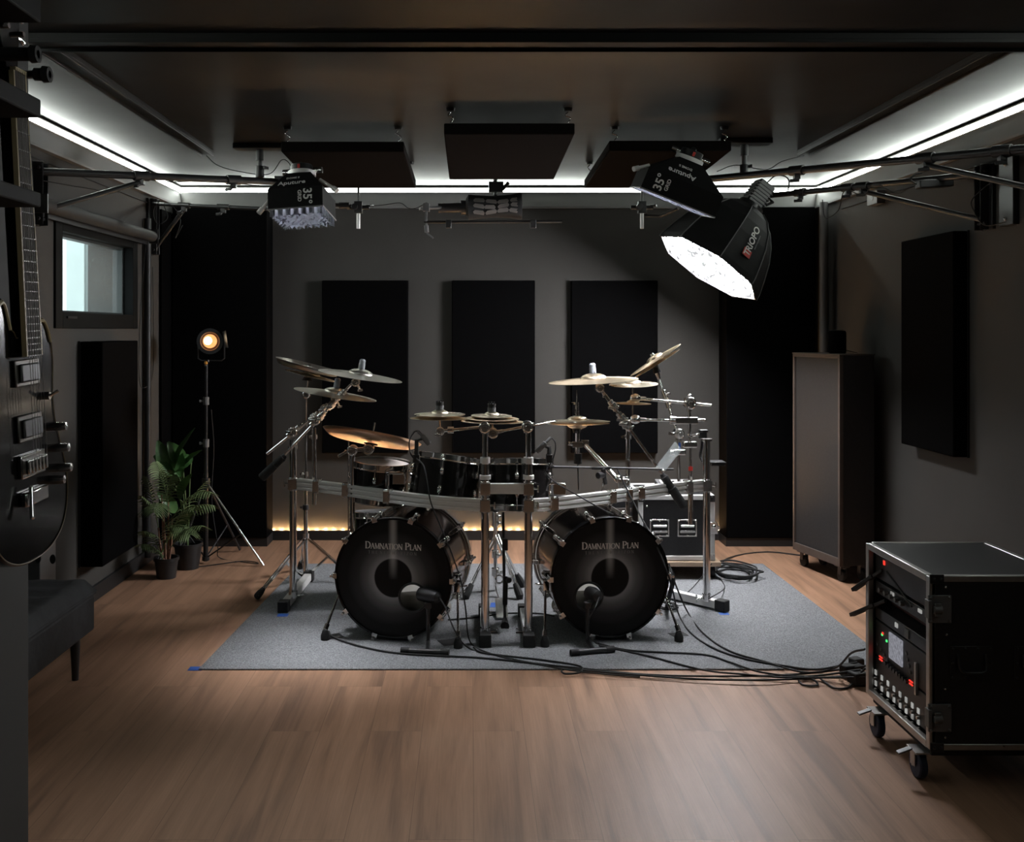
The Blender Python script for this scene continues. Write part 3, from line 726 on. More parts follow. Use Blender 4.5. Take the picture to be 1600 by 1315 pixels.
def foot(p0, p1):
    p0, p1 = V(p0), V(p1); d = (p1 - p0).normalized()
    f = MB().bar(p0 + d * .04, p1 - d * .04, .042, .042).build('foot', m_alu, rk, bevel=.003)
    for a, b in ((p0, p0 + d * .06), (p1, p1 - d * .06)):
        MB().bar(a, b, .056, .058).build('rubber_end', m_rub, f, bevel=.004)
    return f
zf = rz + .03
foot((-.985, 5.20, zf), (-.955, 5.90, zf)); foot((.070, 4.63, zf), (.070, 5.18, zf)); foot((.275, 4.63, zf), (.275, 5.18, zf)); foot((1.35, 5.22, zf), (.98, 5.62, zf))
for p, s_ in ((LP, 1), (C1, 1), (C2, -1), (RP, -1)):
    b = MB(); b.cyl(p + V((0, 0, rz + .04)), p + V((0, 0, rz + .075)), .024, n=14); b.cyl(p + V((s_ * .02, 0, rz + .05)), p + V((s_ * .06, 0, rz + .05)), .007, n=8); b.bar(p + V((s_ * .055, 0, rz + .03)), p + V((s_ * .055, 0, rz + .07)), .01, .008)
    b.build('wing_bolt', m_chrome, rk)
def railseg(pts, w=.034, h=.058):
    mb = MB(); n = len(pts); pts = [V(p) for p in pts]
    prof = [(-.5, -.5), (.5, -.5), (.5, -.30), (.36, -.26), (.36, -.16), (.5, -.12), (.5, .12), (.36, .16), (.36, .26), (.5, .30), (.5, .5), (-.5, .5), (-.5, .30), (-.36, .26), (-.36, .16), (-.5, .12), (-.5, -.12), (-.36, -.16), (-.36, -.26), (-.5, -.30)]
    k = len(prof); vs = []
    for i in range(n):
        d = pts[min(i + 1, n - 1)] - pts[max(i - 1, 0)]; d.z = 0; d.normalize(); s = V((d.y, -d.x, 0))
        vs += [pts[i] + s * (a * w) + V((0, 0, b * h)) for a, b in prof]
    fs = [(i * k + j, i * k + (j + 1) % k, (i + 1) * k + (j + 1) % k, (i + 1) * k + j) for i in range(n - 1) for j in range(k)]
    fs += [tuple(range(k - 1, -1, -1)), tuple((n - 1) * k + j for j in range(k))]
    mb.add(vs, fs); return mb.build('rail', m_alu, rk, angle=.35)
zr = .662
RL = spline([(-.93, 5.36, zr), (-.69, 5.19, zr), (-.434, 4.98, zr), (-.17, 4.79, zr), (.05, 4.70, zr)], 8)
RRt = spline([(.295, 4.70, zr), (.465, 4.79, zr), (.72, 4.96, zr), (.96, 5.14, zr), (1.25, 5.31, zr)], 8)
railseg(RL); railseg(RRt)
MB().bb(.09, .256, 4.685, 4.715, .717, .765).build('cross_bar', m_alu, rk, bevel=.002)
for p, z in ((LP, zr), (C1, zr), (C2, zr), (C1, .741), (C2, .741), (RP, zr)):
    b = MB(); clamp(b, p + V((0, 0, z)), s=.92, wing=(-1 if p.x < 0 else 1, -.2, 0)); b.build('clamp', m_chrome_r, rk, bevel=.003)
for p in (C1, C2):
    b = MB(); b.cyl(p + V((0, 0, .785)), p + V((0, 0, .806)), .027, n=14); b.cyl(p + V((0, 0, .862)), p + V((0, 0, .89)), .024, n=14); b.box(p + V((0, -.02, .875)), (.03, .03, .03)); b.build('collar', m_alu, rk, bevel=.002)
    MB().cyl(p + V((0, 0, .79)), p + V((0, 0, 1.025)), .0135, n=14).build('extension_tube', m_chrome, rk)
    b = MB(); b.cyl(p + V((0, 0, .80)), p + V((0, 0, .87)), .0205, n=16); b.build('extension_sleeve', m_chrome, rk)
def along(pts, t):
    L = [0]
    for a, b in zip(pts, pts[1:]): L.append(L[-1] + (b - a).length)
    x = t * L[-1]
    for i in range(len(pts) - 1):
        if L[i + 1] >= x: return pts[i].lerp(pts[i + 1], (x - L[i]) / (L[i + 1] - L[i]))
    return pts[-1]
for t_ in (.12, .30, .55): b = MB(); clamp(b, along(RL, t_), s=.95, wing=(.2, -1, 0)); b.build('clamp', m_chrome_r, rk, bevel=.003)
for t_ in (.10, .42, .52, .60, .90): b = MB(); clamp(b, along(RRt, t_), s=.95, wing=(-.2, -1, 0)); b.build('clamp', m_chrome_r, rk, bevel=.003)
# vertical L-rods that hold the toms on the rail
for px, y0, y1, YY in ((607, 742, 778, 4.99), (858, 758, 790, 4.75)):
    b = MB(); b.tube([P(px, y1, YY), P(px, y0, YY), P(px + 4, y0 - 3, YY), P(px + 24, y0 - 2, YY)], .006, 8); b.box(P(px + 16, y0 + 6, YY + .03), (.06, .03, .05)); b.build('tom_bracket', m_chrome, rk, bevel=.002)

# ------------------------------------------------------------------ cymbal stands and booms
def knuckle(mb, p, s=1.0):
    mb.cyl(p + V((0, -.018 * s, 0)), p + V((0, .018 * s, 0)), .019 * s, n=14); mb.cyl(p + V((0, -.026 * s, 0)), p + V((0, -.018 * s, 0)), .007 * s, n=10); mb.ring(p + V((0, -.018 * s, 0)), (0, 1, 0), .0155 * s, .0042 * s, 18, 6)
def wing(mb, p, d, s=1.0):
    d = V(d).normalized(); mb.cyl(p, p + d * .028 * s, .006 * s, n=8); u, w_ = frame(d)
    mb.bar(p + d * .028 * s - u * .017 * s, p + d * .028 * s + u * .017 * s, .008 * s, .011 * s)
def boom(label, Y, tube, pivot, rod, top, weight=None, segs=(), name='cymbal_boom'):
    """tube: (x,y0,y1) of the carrying tube; rod: pixel ends of the boom; top: where the tilter sits under the cymbal"""
    b0 = P(tube[0], tube[2], Y); t = thing(name, label, 'cymbal boom', b0, group='cymbal booms clamped to the rack')
    m1 = MB().cyl(P(tube[0], tube[1], Y), b0, .0125, n=14); o = m1.build('tube', m_chrome, t)
    c = MB(); pm = P(tube[0], tube[1] + 14, Y); c.cyl(pm - V((0, 0, .012)), pm + V((0, 0, .012)), .019, n=12); wing(c, pm, (-1, -.3, 0)); c.build('collar', m_chrome_r, o)
    pv = P(*pivot, Y - .03); r0, r1 = P(*rod[0], Y - .03), P(*rod[1], Y - .03)
    MB().cyl(r0, r1, .0075, n=12).build('boom_rod', m_chrome, t)
    k = MB(); knuckle(k, pv, 1.35); d = (r1 - r0).normalized(); k.cyl(pv - d * .04, pv + d * .04, .0155, n=12); wing(k, pv, (-.6, -.8, 0), 1.2); k.build('swivel', m_chrome_r, t, bevel=.0015)
    for f in segs:
        s_ = MB(); q = r0.lerp(r1, f); s_.cyl(q - d * .03, q + d * .03, .0155, n=12); s_.cyl(q - d * .012, q + d * .012, .021, n=12); wing(s_, q, (-.4, -.8, -.4)); wing(s_, q + d * .02, (.5, -.6, .5), .8); s_.build('memory_lock', m_chrome_r, t, bevel=.001)
    tp = P(*top, Y - .03); k = MB(); knuckle(k, tp, 1.2); k.cyl(tp, tp + V((0, 0, .05)), .006, n=8); wing(k, tp + V((.012, 0, -.018)), (.5, -.3, -1)); k.bar(r1, tp, .014, .014); k.build('tilter', m_chrome_r, t, bevel=.001)
    if weight:
        w0, w1 = P(*weight[0], Y - .03), P(*weight[1], Y - .03); d = (w1 - w0)
        wm = MB().tube([w0, w0 + d * .08, w0 + d * .1, w0 + d * .42, w0 + d * .44, w0 + d * .97, w1], [.012, .016, .021, .021, .024, .024, .019], 16); wm.build('counterweight', m_rub, t)
    return t
boom('chrome boom with black counterweight reaching up to the highest left crash', 5.35, (491, 668, 788), (494, 656), ((443, 712), (548, 601)), (556, 597), ((446, 711), (408, 747)), (.55, .72, .86))
boom('bare chrome boom rod sloping up beside the left counterweight', 5.42, (460, 684, 712), (458, 674), ((417, 709), (516, 630)), (524, 623), None, (.74, .9))
boom('chrome boom with black counterweight hanging down at right of the kit', 5.2, (981, 668, 822), (978, 662), ((946, 617), (1036, 742)), (937, 606), ((1034, 740), (1069, 792)), (.13, .28, .38))
# tripod stand far left
t = thing('cymbal_stand', 'tall chrome tripod cymbal stand standing at the left edge of the rug', 'cymbal stand', F(478, 911, rz))
Y0 = 5.88; base = P(478, 905, Y0); hub = P(478, 838, Y0)
MB().cyl(P(478, 902, Y0), P(478, 795, Y0), .0125, n=14).build('tube', m_chrome, t)
MB().cyl(P(478, 795, Y0), P(478, 742, Y0), .0095, n=12).build('tube', m_chrome, t)
MB().cyl(P(478, 742, Y0), P(478.5, 622, Y0), .006, n=10).build('tube', m_chrome, t)
for y, r, mm in ((792, .019, m_blk), (740, .016, m_chrome_r), (662, .013, m_chrome_r)):
    c = MB(); p = P(478, y, Y0); c.cyl(p - V((0, 0, .014)), p + V((0, 0, .014)), r, n=12); wing(c, p, (-1, -.4, 0)); c.build('collar', mm, t)
k = MB(); knuckle(k, P(479.5, 616, Y0), 1.25); k.cyl(P(479.5, 616, Y0), P(481, 584, Y0), .0055, n=8); k.build('tilter', m_chrome_r, t)
MB().cyl(P(480, 594, Y0), P(480.5, 589, Y0), .03, .02).build('felt', m_felt, t)
for fx, fy in ((402, 931), (556, 905), (470, 884)):
    e = F(fx, fy, rz + .02); lg = MB(); sd = (e - hub); sd.z = 0; sd = sd.normalized().cross(V((0, 0, 1))) * .011
    lg.bar(hub + sd, e + sd * .6, .006, .010); lg.bar(hub - sd, e - sd * .6, .006, .010)
    mid = hub.lerp(e, .45); bp_ = base + V((0, 0, .01)); lg.bar(bp_ + sd, mid + sd, .004, .012); lg.bar(bp_ - sd, mid - sd, .004, .012)
    q = lg.build('leg', m_chrome, t); dd = (e - hub).normalized()
    MB().tube([e - dd * .06, e - dd * .03, e, F(fx, fy, rz + .008)], [.013, .019, .02, .016], 10).build('rubber_foot', m_rub, q)
c = MB(); c.cyl(hub - V((0, 0, .02)), hub + V((0, 0, .02)), .02, n=12); c.cyl(base - V((0, 0, .008)), base + V((0, 0, .012)), .02, n=12); c.build('leg_hub', m_chrome_r, t)
# holder of the big left china
t = thing('cymbal_holder', 'short chrome arm and tube holding the big left china cymbal', 'cymbal arm', P(550, 835, 5.12))
MB().cyl(P(551, 838, 5.12), P(551, 705, 5.12), .0125, n=14).build('tube', m_chrome, t)
MB().cyl(P(544.5, 838, 5.16), P(544.5, 690, 5.16), .0035, n=8).build('rod', m_chrome, t)
k = MB(); a = P(551, 703, 5.12); b_ = P(576, 701, 5.19); k.bar(a, b_, .022, .02); knuckle(k, a, 1.4); knuckle(k, b_, 1.5); wing(k, a, (-1, -.2, -.2), 1.3); k.cyl(b_, P(579, 692, 5.2), .007, n=8); k.bar(P(540, 706, 5.1), P(528, 713, 5.08), .01, .012); k.build('tilter', m_chrome_r, t, bevel=.001)
# small arms on the middle posts
t = thing('cymbal_holder', 'short chrome arm reaching left from the left middle post', 'cymbal arm', P(757, 665, 4.72))
k = MB(); a = P(757, 667, 4.70); b_ = P(688, 673, 4.88); k.cyl(a, b_, .0075, n=10); k.build('boom_rod', m_chrome, t)
k = MB(); knuckle(k, a, 1.4); k.cyl(a - V((0, 0, .03)), a + V((0, 0, .005)), .017, n=12); k.build('swivel', m_chrome_r, t, bevel=.001); k = MB(); knuckle(k, b_, 1.1); k.cyl(b_, P(687, 654, 4.9), .005, n=8); wing(k, b_, (-.4, -.5, -.6)); k.build('tilter', m_chrome_r, t, bevel=.001); k = MB(); q = a.lerp(b_, .76); k.cyl(q - V((.015, 0, 0)), q + V((.015, 0, 0)), .016, n=12); k.build('memory_lock', m_chrome_r, t, bevel=.001)
t = thing('cymbal_holder', 'short chrome arm on the right middle post under the three stacked cymbals', 'cymbal arm', P(825, 663, 4.70))
a = P(824, 666, 4.70); b_ = P(770, 676, 4.80); e = P(868, 657.5, 4.66)
MB().cyl(b_, e, .0065, n=10).build('boom_rod', m_chrome, t)
k = MB(); knuckle(k, a, 1.45); k.cyl(a - V((0, 0, .03)), a + V((0, 0, .02)), .017, n=12); wing(k, a, (.8, -.4, .5)); k.build('swivel', m_chrome_r, t, bevel=.001); k = MB(); knuckle(k, b_, 1.35); k.cyl(b_, P(769, 659, 4.82), .006, n=8); k.cyl(b_, b_.lerp(a, .3), .013, .008, n=10); k.build('tilter', m_chrome_r, t, bevel=.001)
# hi-hat stand on the rack
t = thing('hi_hat_stand', 'chrome remote hi-hat stand clamped to the rack behind the right kick drum', 'hi-hat stand', P(901, 765, 5.3))
MB().cyl(P(901, 609, 5.3), P(901, 700, 5.3), .0032, n=8).build('pull_rod', m_chrome, t)
k = MB(); k.cyl(P(901, 628, 5.3), P(901, 640, 5.3), .011, n=10); k.cyl(P(901, 641, 5.3), P(901, 646, 5.3), .013, n=10); wing(k, P(901, 630, 5.3), (-1, -.3, 0)); k.cyl(P(901, 650, 5.3), P(901, 655, 5.3), .009, n=10); k.build('clutch', m_chrome, t)
MB().cyl(P(901, 667, 5.3), P(901, 676, 5.3), .026, .018, n=14).build('cup', m_blk, t)
MB().cyl(P(902, 676, 5.3), P(902, 708, 5.3), .014, n=12).build('tube', m_chrome, t)
MB().cyl(P(903, 708, 5.3), P(903, 724, 5.3), .021, n=12).build('grip', m_rub, t)
MB().tube([P(903, 724, 5.3), P(904, 765, 5.3)], .004, 8).build('rod', m_blkmetal, t)
k = MB(); a = P(902, 694, 5.3); k.box(a, (.055, .045, .03)); k.cyl(a + V((-.02, 0, 0)), a + V((-.05, -.01, .006)), .01, n=8); wing(k, a, (-1, -.2, .2), 1.3); k.box(P(914, 692, 5.3), (.04, .04, .035)); k.build('clamp', m_chrome_r, t, bevel=.002)
MB().cyl(P(912, 692, 5.3), P(972, 757, 5.12), .013, n=14).build('boom_tube', m_chrome, t)
k = MB(); clamp(k, P(973, 757, 5.1), s=1.15, wing=(.4, -1, .3)); k.sphere(P(966, 748, 5.1), .022); k.build('clamp', m_chrome_r, t, bevel=.002)
# right cluster: steep rod with tilted cymbals
t = thing('cymbal_stand', 'bright chrome rod leaning up to the two steeply tilted cymbals', 'cymbal stand', P(1061, 780, 5.5))
MB().cyl(P(1061, 785, 5.5), P(1060, 684, 5.5), .009, n=12).build('tube', m_chrome, t)
MB().cyl(P(1060, 680, 5.5), P(1030, 592, 5.6), .0075, n=12).build('boom_rod', m_chrome, t)
k = MB(); q = P(1060, 677, 5.5); knuckle(k, q, 1.5); k.cyl(q - V((0, 0, .04)), q + V((0, 0, .01)), .016, n=12); wing(k, q, (-1, -.3, 0), 1.5)
k.build('swivel', m_chrome_r, t, bevel=.001)
for f in (.55, .72): 
    k = MB(); s0 = P(1060, 680, 5.5).lerp(P(1030, 592, 5.6), f); dd = (P(1030, 592, 5.6) - P(1060, 680, 5.5)).normalized(); k.cyl(s0 - dd * .025, s0 + dd * .025, .015, n=12); wing(k, s0, (.7, -.6, .2)); k.build('memory_lock', m_chrome_r, t, bevel=.001)
k = MB(); k.cyl(P(1030, 592, 5.6), P(1025, 577, 5.6), .011, .016, n=12); k.build('tilter', m_chrome_r, t); MB().cyl(P(1027, 582, 5.6), P(1024.5, 573, 5.6), .022, .016, n=14).build('felt', m_felt, t)
MB().box(P(1062, 698, 5.48), (.012, .004, .045)).build('tape_band', m_blue, t)
# right cluster: vertical rod with two horizontal arms
t = thing('cymbal_stand', 'chrome rod with two level arms for the small splash cymbals at right', 'cymbal stand', P(1078, 815, 5.35))
MB().cyl(P(1079, 818, 5.35), P(1079, 742, 5.35), .014, n=14).build('tube', m_chrome, t)
MB().cyl(P(1079, 742, 5.35), P(1077, 622, 5.35), .0075, n=12).build('tube', m_chrome, t)
MB().cyl(P(990, 622, 5.35), P(1111, 633, 5.35), .0075, n=12).build('boom_rod', m_chrome, t)
MB().cyl(P(990, 655, 5.35), P(1052, 657, 5.35), .0075, n=12).build('boom_rod', m_chrome, t)
k = MB(); q = P(1077, 629, 5.35); knuckle(k, q, 1.7); k.cyl(q - V((0, 0, .05)), q + V((0, 0, .03)), .013, n=12); k.sphere(P(1078, 619, 5.35), .013); k.build('swivel', m_chrome_r, t, bevel=.001)
k = MB(); k.box(P(1068, 656.5, 5.35), (.15, .036, .036)); k.cyl(P(1046, 656, 5.35), P(1056, 656.5, 5.35), .022, n=12); wing(k, P(1088, 656, 5.35), (1, -.1, 0), 1.5); k.build('clamp', m_chrome_r, t, bevel=.008)
k = MB(); k.box(P(1078, 694, 5.33), (.075, .04, .034)); k.build('clamp', m_chrome_r, t, bevel=.006); k = MB(); k.box(P(1058, 706, 5.42), (.09, .04, .03)); k.cyl(P(1052, 708, 5.38), P(1046, 708, 5.37), .018, n=12); k.build('clamp', m_chrome_r, t, bevel=.006); k = MB(); k.cyl(P(1077, 682, 5.33), P(1079, 679, 5.33), .016, n=10); wing(k, P(1082, 680, 5.33), (1, -.2, .2), 1.2); k.build('clamp', m_chrome_r, t, bevel=.006)
for y in (622, 655):
    k = MB(); q = P(989, y, 5.35); k.sphere(q + V((.012, 0, 0)), .026, 12, 8, (1.2, 1, .95)); k.cyl(q, q + V((.07, 0, -.002)), .014, .010, n=10); k.cyl(q + V((0, 0, -.006)), P(988.5, y - 22, 5.35), .0055, n=8); k.build('tilter', m_chrome_r, t)
MB().box(P(1079, 732, 5.33), (.022, .006, .022)).build('tape_flag', m_red, t)

# ------------------------------------------------------------------ microphones
def stick(mb, p0, p1, r0, r1, n=14):
    p0, p1 = V(p0), V(p1); d = p1 - p0
    mb.tube([p0, p0 + d * .03, p0 + d * .35, p0 + d * .38, p0 + d * .6, p0 + d * .96, p1], [r0 * .7, r0, r0 * 1.05, r1, r1, r1, r1 * .8], n)
def clipmic(label, Y, tail, head, foot_, cable, grp='clip-on tom microphones'):
    t = thing('microphone', label, 'microphone', P(*foot_, Y), group=grp)
    b = MB(); stick(b, P(*tail, Y), P(*head, Y), .007, .013); b.build('body', m_grey, t)
    c = MB(); mid = P((tail[0] * .45 + head[0] * .55), (tail[1] * .45 + head[1] * .55), Y); f = P(*foot_, Y)
    c.tube([mid, V((f.x, f.y, mid.z - .01)), f + V((0, 0, .02)), f], [.008, .011, .012, .014], 10); c.box(f, (.03, .03, .04)); c.build('clip', m_blk, t, bevel=.002)
    MB().tube(spline([P(*q, Y) for q in cable], 8), .0032, 8).build('cable_loop', m_rub, t)
clipmic('short grey clip-on microphone aimed at the tom left of the posts', 4.84, (653, 673), (671, 694), (651, 716), [(653, 673), (647, 675), (640, 688), (640, 703), (645, 714), (651, 718)])
clipmic('black clip-on microphone aimed at the tom between the posts', 4.80, (861, 683), (838, 706), (858, 716), [(861, 683), (867, 690), (868, 702), (864, 716), (858, 728)])
def kickmic(label, px, foot0, foot1, ytop, stem_x, mic0, mic1, cab):
    Yk = 4.60
    st = thing('microphone_stand', label + ' stand', 'microphone stand', F(px, foot0[1], rz), group='short stands in front of the kick drums')
    a, b = F(*foot0, rz + .014), F(*foot1, rz + .014); k = MB().cyl(a, b, .0125, n=12); o = k.build('base_bar', m_blkmetal, st)
    dd = (b - a).normalized()
    for q in (a, b): MB().cyl(q - dd * .02, q + dd * .02, .015, n=12).build('rubber_end', m_rub, o)
    mid = a.lerp(b, .55); up = P(stem_x, ytop, mid.y + .12); s0 = V((up.x, up.y, rz + .02))
    MB().cyl(mid, s0, .010, n=10).build('base_leg', m_blkmetal, st)
    MB().cyl(s0, up, .009, n=12).build('stem', m_blkmetal, st)
    mc = thing('microphone', label, 'microphone', up, group='kick drum microphones')
    m0, m1 = P(*mic0, up.y + .06), P(*mic1, up.y - .02)
    b2 = MB(); d = m1 - m0; b2.tube([m0, m0 + d * .05, m0 + d * .3, m0 + d * .5, m0 + d * .9, m1], [.02, .031, .033, .033, .026, .012], 18); b2.build('body', m_blk, mc)
    y_ = MB(); y_.cyl(up - V((0, 0, .01)), m0.lerp(m1, .5), .012, n=10); y_.box(up, (.03, .03, .03)); y_.build('yoke', m_blkmetal, mc, bevel=.003)
    MB().tube(spline(cab(m1), 10), .0035, 8).build('cable', m_rub, mc)
kickmic('black microphone at the port of the left kick drum', 664, (633, 1016), (695, 1019), 945, 669, (655, 927), (687, 934), lambda m: [m, P(696, 949, 4.56), P(712, 987, 4.50), F(736, 1014, .012), F(800, 1030, .012)])
kickmic('black microphone at the port of the right kick drum', 924, (898, 1019), (953, 1014), 945, 918, (920, 925), (936, 932), lambda m: [m, P(930, 950, 4.56), P(920, 968, 4.58), P(917, 990, 4.58), F(932, 1005, .012)])
# black mic boom bar above the right kick drum
t = thing('microphone_boom', 'black horizontal microphone boom bar above the right kick drum', 'microphone boom', P(945, 760, 5.0))
MB().cyl(P(852, 729, 4.95), P(1052, 733, 5.06), .006, n=10).build('boom_rod', m_blkmetal, t)
k = MB(); q = P(942, 731, 4.99); k.bar(q - V((.06, .006, 0)), q + V((.04, .006, 0)), .022, .014); k.cyl(q, P(946, 756, 5.0), .014, .010, n=12); k.cyl(P(934, 743, 4.97), P(944, 741, 5.0), .017, n=12); k.build('swivel', m_blk, t, bevel=.002)
MB().cyl(P(943, 753, 5.0), P(942, 768, 5.0), .006, n=8).build('stem', m_chrome, t)
t = thing('acrylic_shield', 'tilted translucent grey acrylic sheet on the boom end at right', 'shield', P(1038, 735, 5.2))
a, b_, c_, d_ = P(1022, 733, 5.08), P(1038, 737, 5.02), P(1066, 703, 5.10), P(1055, 690, 5.16); nn = (b_ - a).cross(d_ - a).normalized() * .003
MB().add([a, b_, c_, d_, a + nn, b_ + nn, c_ + nn, d_ + nn], [(0, 3, 2, 1), (4, 5, 6, 7), (0, 1, 5, 4), (1, 2, 6, 5), (2, 3, 7, 6), (3, 0, 4, 7)]).build('sheet', m_acryl, t, smooth=False)
MB().sphere(P(1036, 735, 5.02), .008).build('screw', m_chrome, t)
# pieces clamped to the right post
t = thing('recorder', 'small black handheld recorder on a gooseneck left of the right rack post', 'recorder', P(1097, 715, 5.4))
k = MB(); k.box(P(1098, 679, 5.4), (.042, .03, .045)); k.box(P(1099, 673, 5.4), (.048, .036, .014)); k.build('body', m_blk, t, bevel=.004)
MB().tube(spline([P(1097, 686, 5.4), P(1096, 700, 5.4), P(1094, 712, 5.4), P(1098, 722, 5.38)], 6), .007, 10).build('gooseneck', m_blkmetal, t)
t = thing('side_tray', 'small black padded tray sticking out right of the right rack post', 'tray', P(1118, 724, 5.35))
MB().box(P(1119.5, 724, 5.36), (.075, .09, .016)).build('pad', m_rub, t, bevel=.003)
k = MB(); k.box(P(1119.5, 721, 5.36), (.082, .096, .006)); k.build('plate', m_blkmetal, t, bevel=.001)
k = MB(); k.cyl(P(1108, 724, 5.33), P(1105, 736, 5.31), .009, n=10); k.build('arm', m_blkmetal, t)
# centre: boom stand between the kick drums
t = thing('microphone_stand', 'black microphone stand standing between the two kick drums', 'microphone stand', F(789, 975, rz))
Ym = 5.02
MB().cyl(P(789, 970, Ym), P(786, 800, Ym + .1), .008, n=10).build('stem', m_blkmetal, t)
k = MB(); k.cyl(P(790, 900, Ym + .02), P(789, 945, Ym), .013, n=12); k.sphere(P(795, 906, Ym), .015); k.build('clutch', m_blk, t, bevel=.004); k = MB(); k.box(P(789, 850, Ym + .05), (.03, .03, .06)); k.build('grip', m_blk, t, bevel=.004)
MB().tube([P(789, 967, Ym), F(789, 978, rz + .012)], [.012, .022], 12).build('foot', m_rub, t)
t = thing('hi_hat_pedal_stand', 'chrome pedal stand between the kick drums with a tripod of flat legs', 'pedal stand', F(774, 925, rz))
Yp = 5.65
MB().cyl(P(774, 918, Yp), P(774, 800, Yp), .012, n=12).build('tube', m_chrome, t)
k = MB()
for y in (805, 815, 865, 893): p = P(774, y, Yp); k.cyl(p - V((0, 0, .022)), p + V((0, 0, .022)), .022, n=12); wing(k, p, (.8, -.6, 0), 1.3)
k.build('collar', m_chrome_r, t, bevel=.002)
h_ = P(776, 835, Yp)
for (ex, ey) in ((815, 912), (812, 930), (728, 930)):
    e = F(ex, ey, rz + .02); dd = (e - h_).normalized(); sd = dd.cross(V((0, 0, 1))).normalized() * .01
    lg = MB(); lg.bar(h_ + sd, e + sd * .5, .006, .01); lg.bar(h_ - sd, e - sd * .5, .006, .01); q = lg.build('leg', m_chrome, t)
    MB().tube([e - dd * .07, e - dd * .03, e, e - V((0, 0, .018))], [.014, .021, .022, .018], 10).build('rubber_foot', m_rub, q)
k = MB(); c_ = P(780, 905, Yp - .1); k.tube(spline([P(776, 890, Yp - .05), P(774, 915, Yp - .1), P(782, 940, Yp - .2), P(790, 930, Yp - .2)], 6), .004, 8); k.ring(c_, (0, 1, 0), .022, .006, 16, 6); k.bar(F(785, 965, rz + .01), F(782, 935, rz + .06), .06, .008); k.build('pedal', m_chrome, t)
def pedal(label, x):
    t = thing('kick_pedal', label, 'drum pedal', F(x, 935, rz), group='kick pedals behind the kick drums')
    k = MB(); p = V((x * 0, 0, 0)); b0 = F(x, 925, rz + .006); k.bb(b0.x - .05, b0.x + .05, b0.y, b0.y + .3, rz, rz + .01); k.build('base_plate', m_blkmetal, t, bevel=.002)
    k = MB(); k.bar(b0 + V((0, .3, .01)), b0 + V((0, .06, .09)), .08, .01); k.build('footboard', m_chrome_r, t, bevel=.002)
    k = MB(); k.bar(b0 + V((-.05, .03, 0)), b0 + V((-.05, .03, .2)), .012, .02); k.bar(b0 + V((.05, .03, 0)), b0 + V((.05, .03, .2)), .012, .02); k.cyl(b0 + V((-.05, .03, .19)), b0 + V((.05, .03, .19)), .008); k.build('frame', m_chrome, t, bevel=.002)
    k = MB(); k.cyl(b0 + V((0, .03, .19)), b0 + V((0, .05, .33)), .004); k.cyl(b0 + V((0, .02, .34)), b0 + V((0, .07, .34)), .022); k.build('beater', m_felt, t)
pedal('chrome foot pedal behind the left kick drum', 672)
pedal('chrome foot pedal behind the right kick drum', 905)

# ------------------------------------------------------------------ flight case behind the kit
t = thing('flight_case', 'black flight case with metal edges on a wooden dolly behind the right rack post', 'flight case', (1.28, 6.15, .10))
x0, x1, y0, y1, z0, z1 = 1.005, 1.462, 5.93, 6.4, .115, .505
MB().bb(x0 + .006, x1 - .006, y0 + .006, y1, z0 + .004, z1 - .004).build('shell', m_lam, t)
for nm, bx in (('edge_trim', (x0, x1, y0, y0 + .03, z1 - .028, z1)), ('edge_trim', (x0, x1, y0, y0 + .03, z0, z0 + .028)), ('edge_trim', (x0, x0 + .028, y0, y0 + .03, z0 + .03, z1 - .03)), ('edge_trim', (x1 - .028, x1, y0, y0 + .03, z0 + .03, z1 - .03)), ('edge_trim', (x0, x0 + .03, y0 + .03, y1, z1 - .02, z1)), ('edge_trim', (x1 - .03, x1, y0 + .03, y1, z1 - .02, z1)), ('edge_trim', (x0 + .03, x1 - .03, y1 - .03, y1, z1 - .02, z1))):
    MB().bb(*bx).build(nm, m_alu, t, bevel=.003)
for cx_, cz in ((x0 + .018, z1 - .02), (x1 - .018, z1 - .02), (x1 - .018, z0 + .02), (x0 + .018, z0 + .02)):
    k = MB(); k.box((cx_, y0 - .002, cz), (.036, .006, .04)); k.sphere((cx_, y0 - .006, cz + .009), .006, 8, 6); k.sphere((cx_, y0 - .006, cz - .009), .006, 8, 6); k.build('corner_plate', m_blk if cz > .3 else m_alu_p, t, bevel=.002)
zm = (z0 + z1) / 2 + .0
for cx_ in (x0 + .125, x0 + .29):
    k = MB(); k.box((cx_, y0 - .002, zm), (.108, .004, .093)); hp_ = k.build('recessed_handle', m_lam, t); k = MB(); k.bb(cx_ - .057, cx_ + .057, y0 - .006, y0, zm + .044, zm + .052); k.bb(cx_ - .057, cx_ + .057, y0 - .006, y0, zm - .052, zm - .044); k.bb(cx_ - .058, cx_ - .05, y0 - .006, y0, zm - .052, zm + .052); k.bb(cx_ + .05, cx_ + .058, y0 - .006, y0, zm - .052, zm + .052); k.bar((cx_ - .045, y0 - .012, zm - .02), (cx_ + .045, y0 - .012, zm - .02), .012, .014); k.cyl((cx_ - .04, y0 - .012, zm + .012), (cx_ + .04, y0 - .012, zm + .012), .008)
    for ax in (-.05, 0, .05):
        for az in (-.043, .043): k.sphere((cx_ + ax, y0 - .008, zm + az), .006, 8, 6)
    k.build('rim', m_chrome_r, hp_, bevel=.0015)
k = MB(); k.box((x1 - .01, y0 - .004, zm), (.05, .01, .07)); k.sphere((x1 - .01, y0 - .014, zm + .01), .014, 10, 7); k.box((x1 + .012, y0 + .01, zm), (.03, .04, .02)); k.build('butterfly_latch', m_chrome, t, bevel=.002)
MB().sphere((x0 + .05, y0, z1 - .065), .007, 8, 6).build('rivet', m_chrome, t)
t = thing('dolly', 'wheeled plywood dolly under the flight case', 'dolly', (1.25, 6.15, rz))
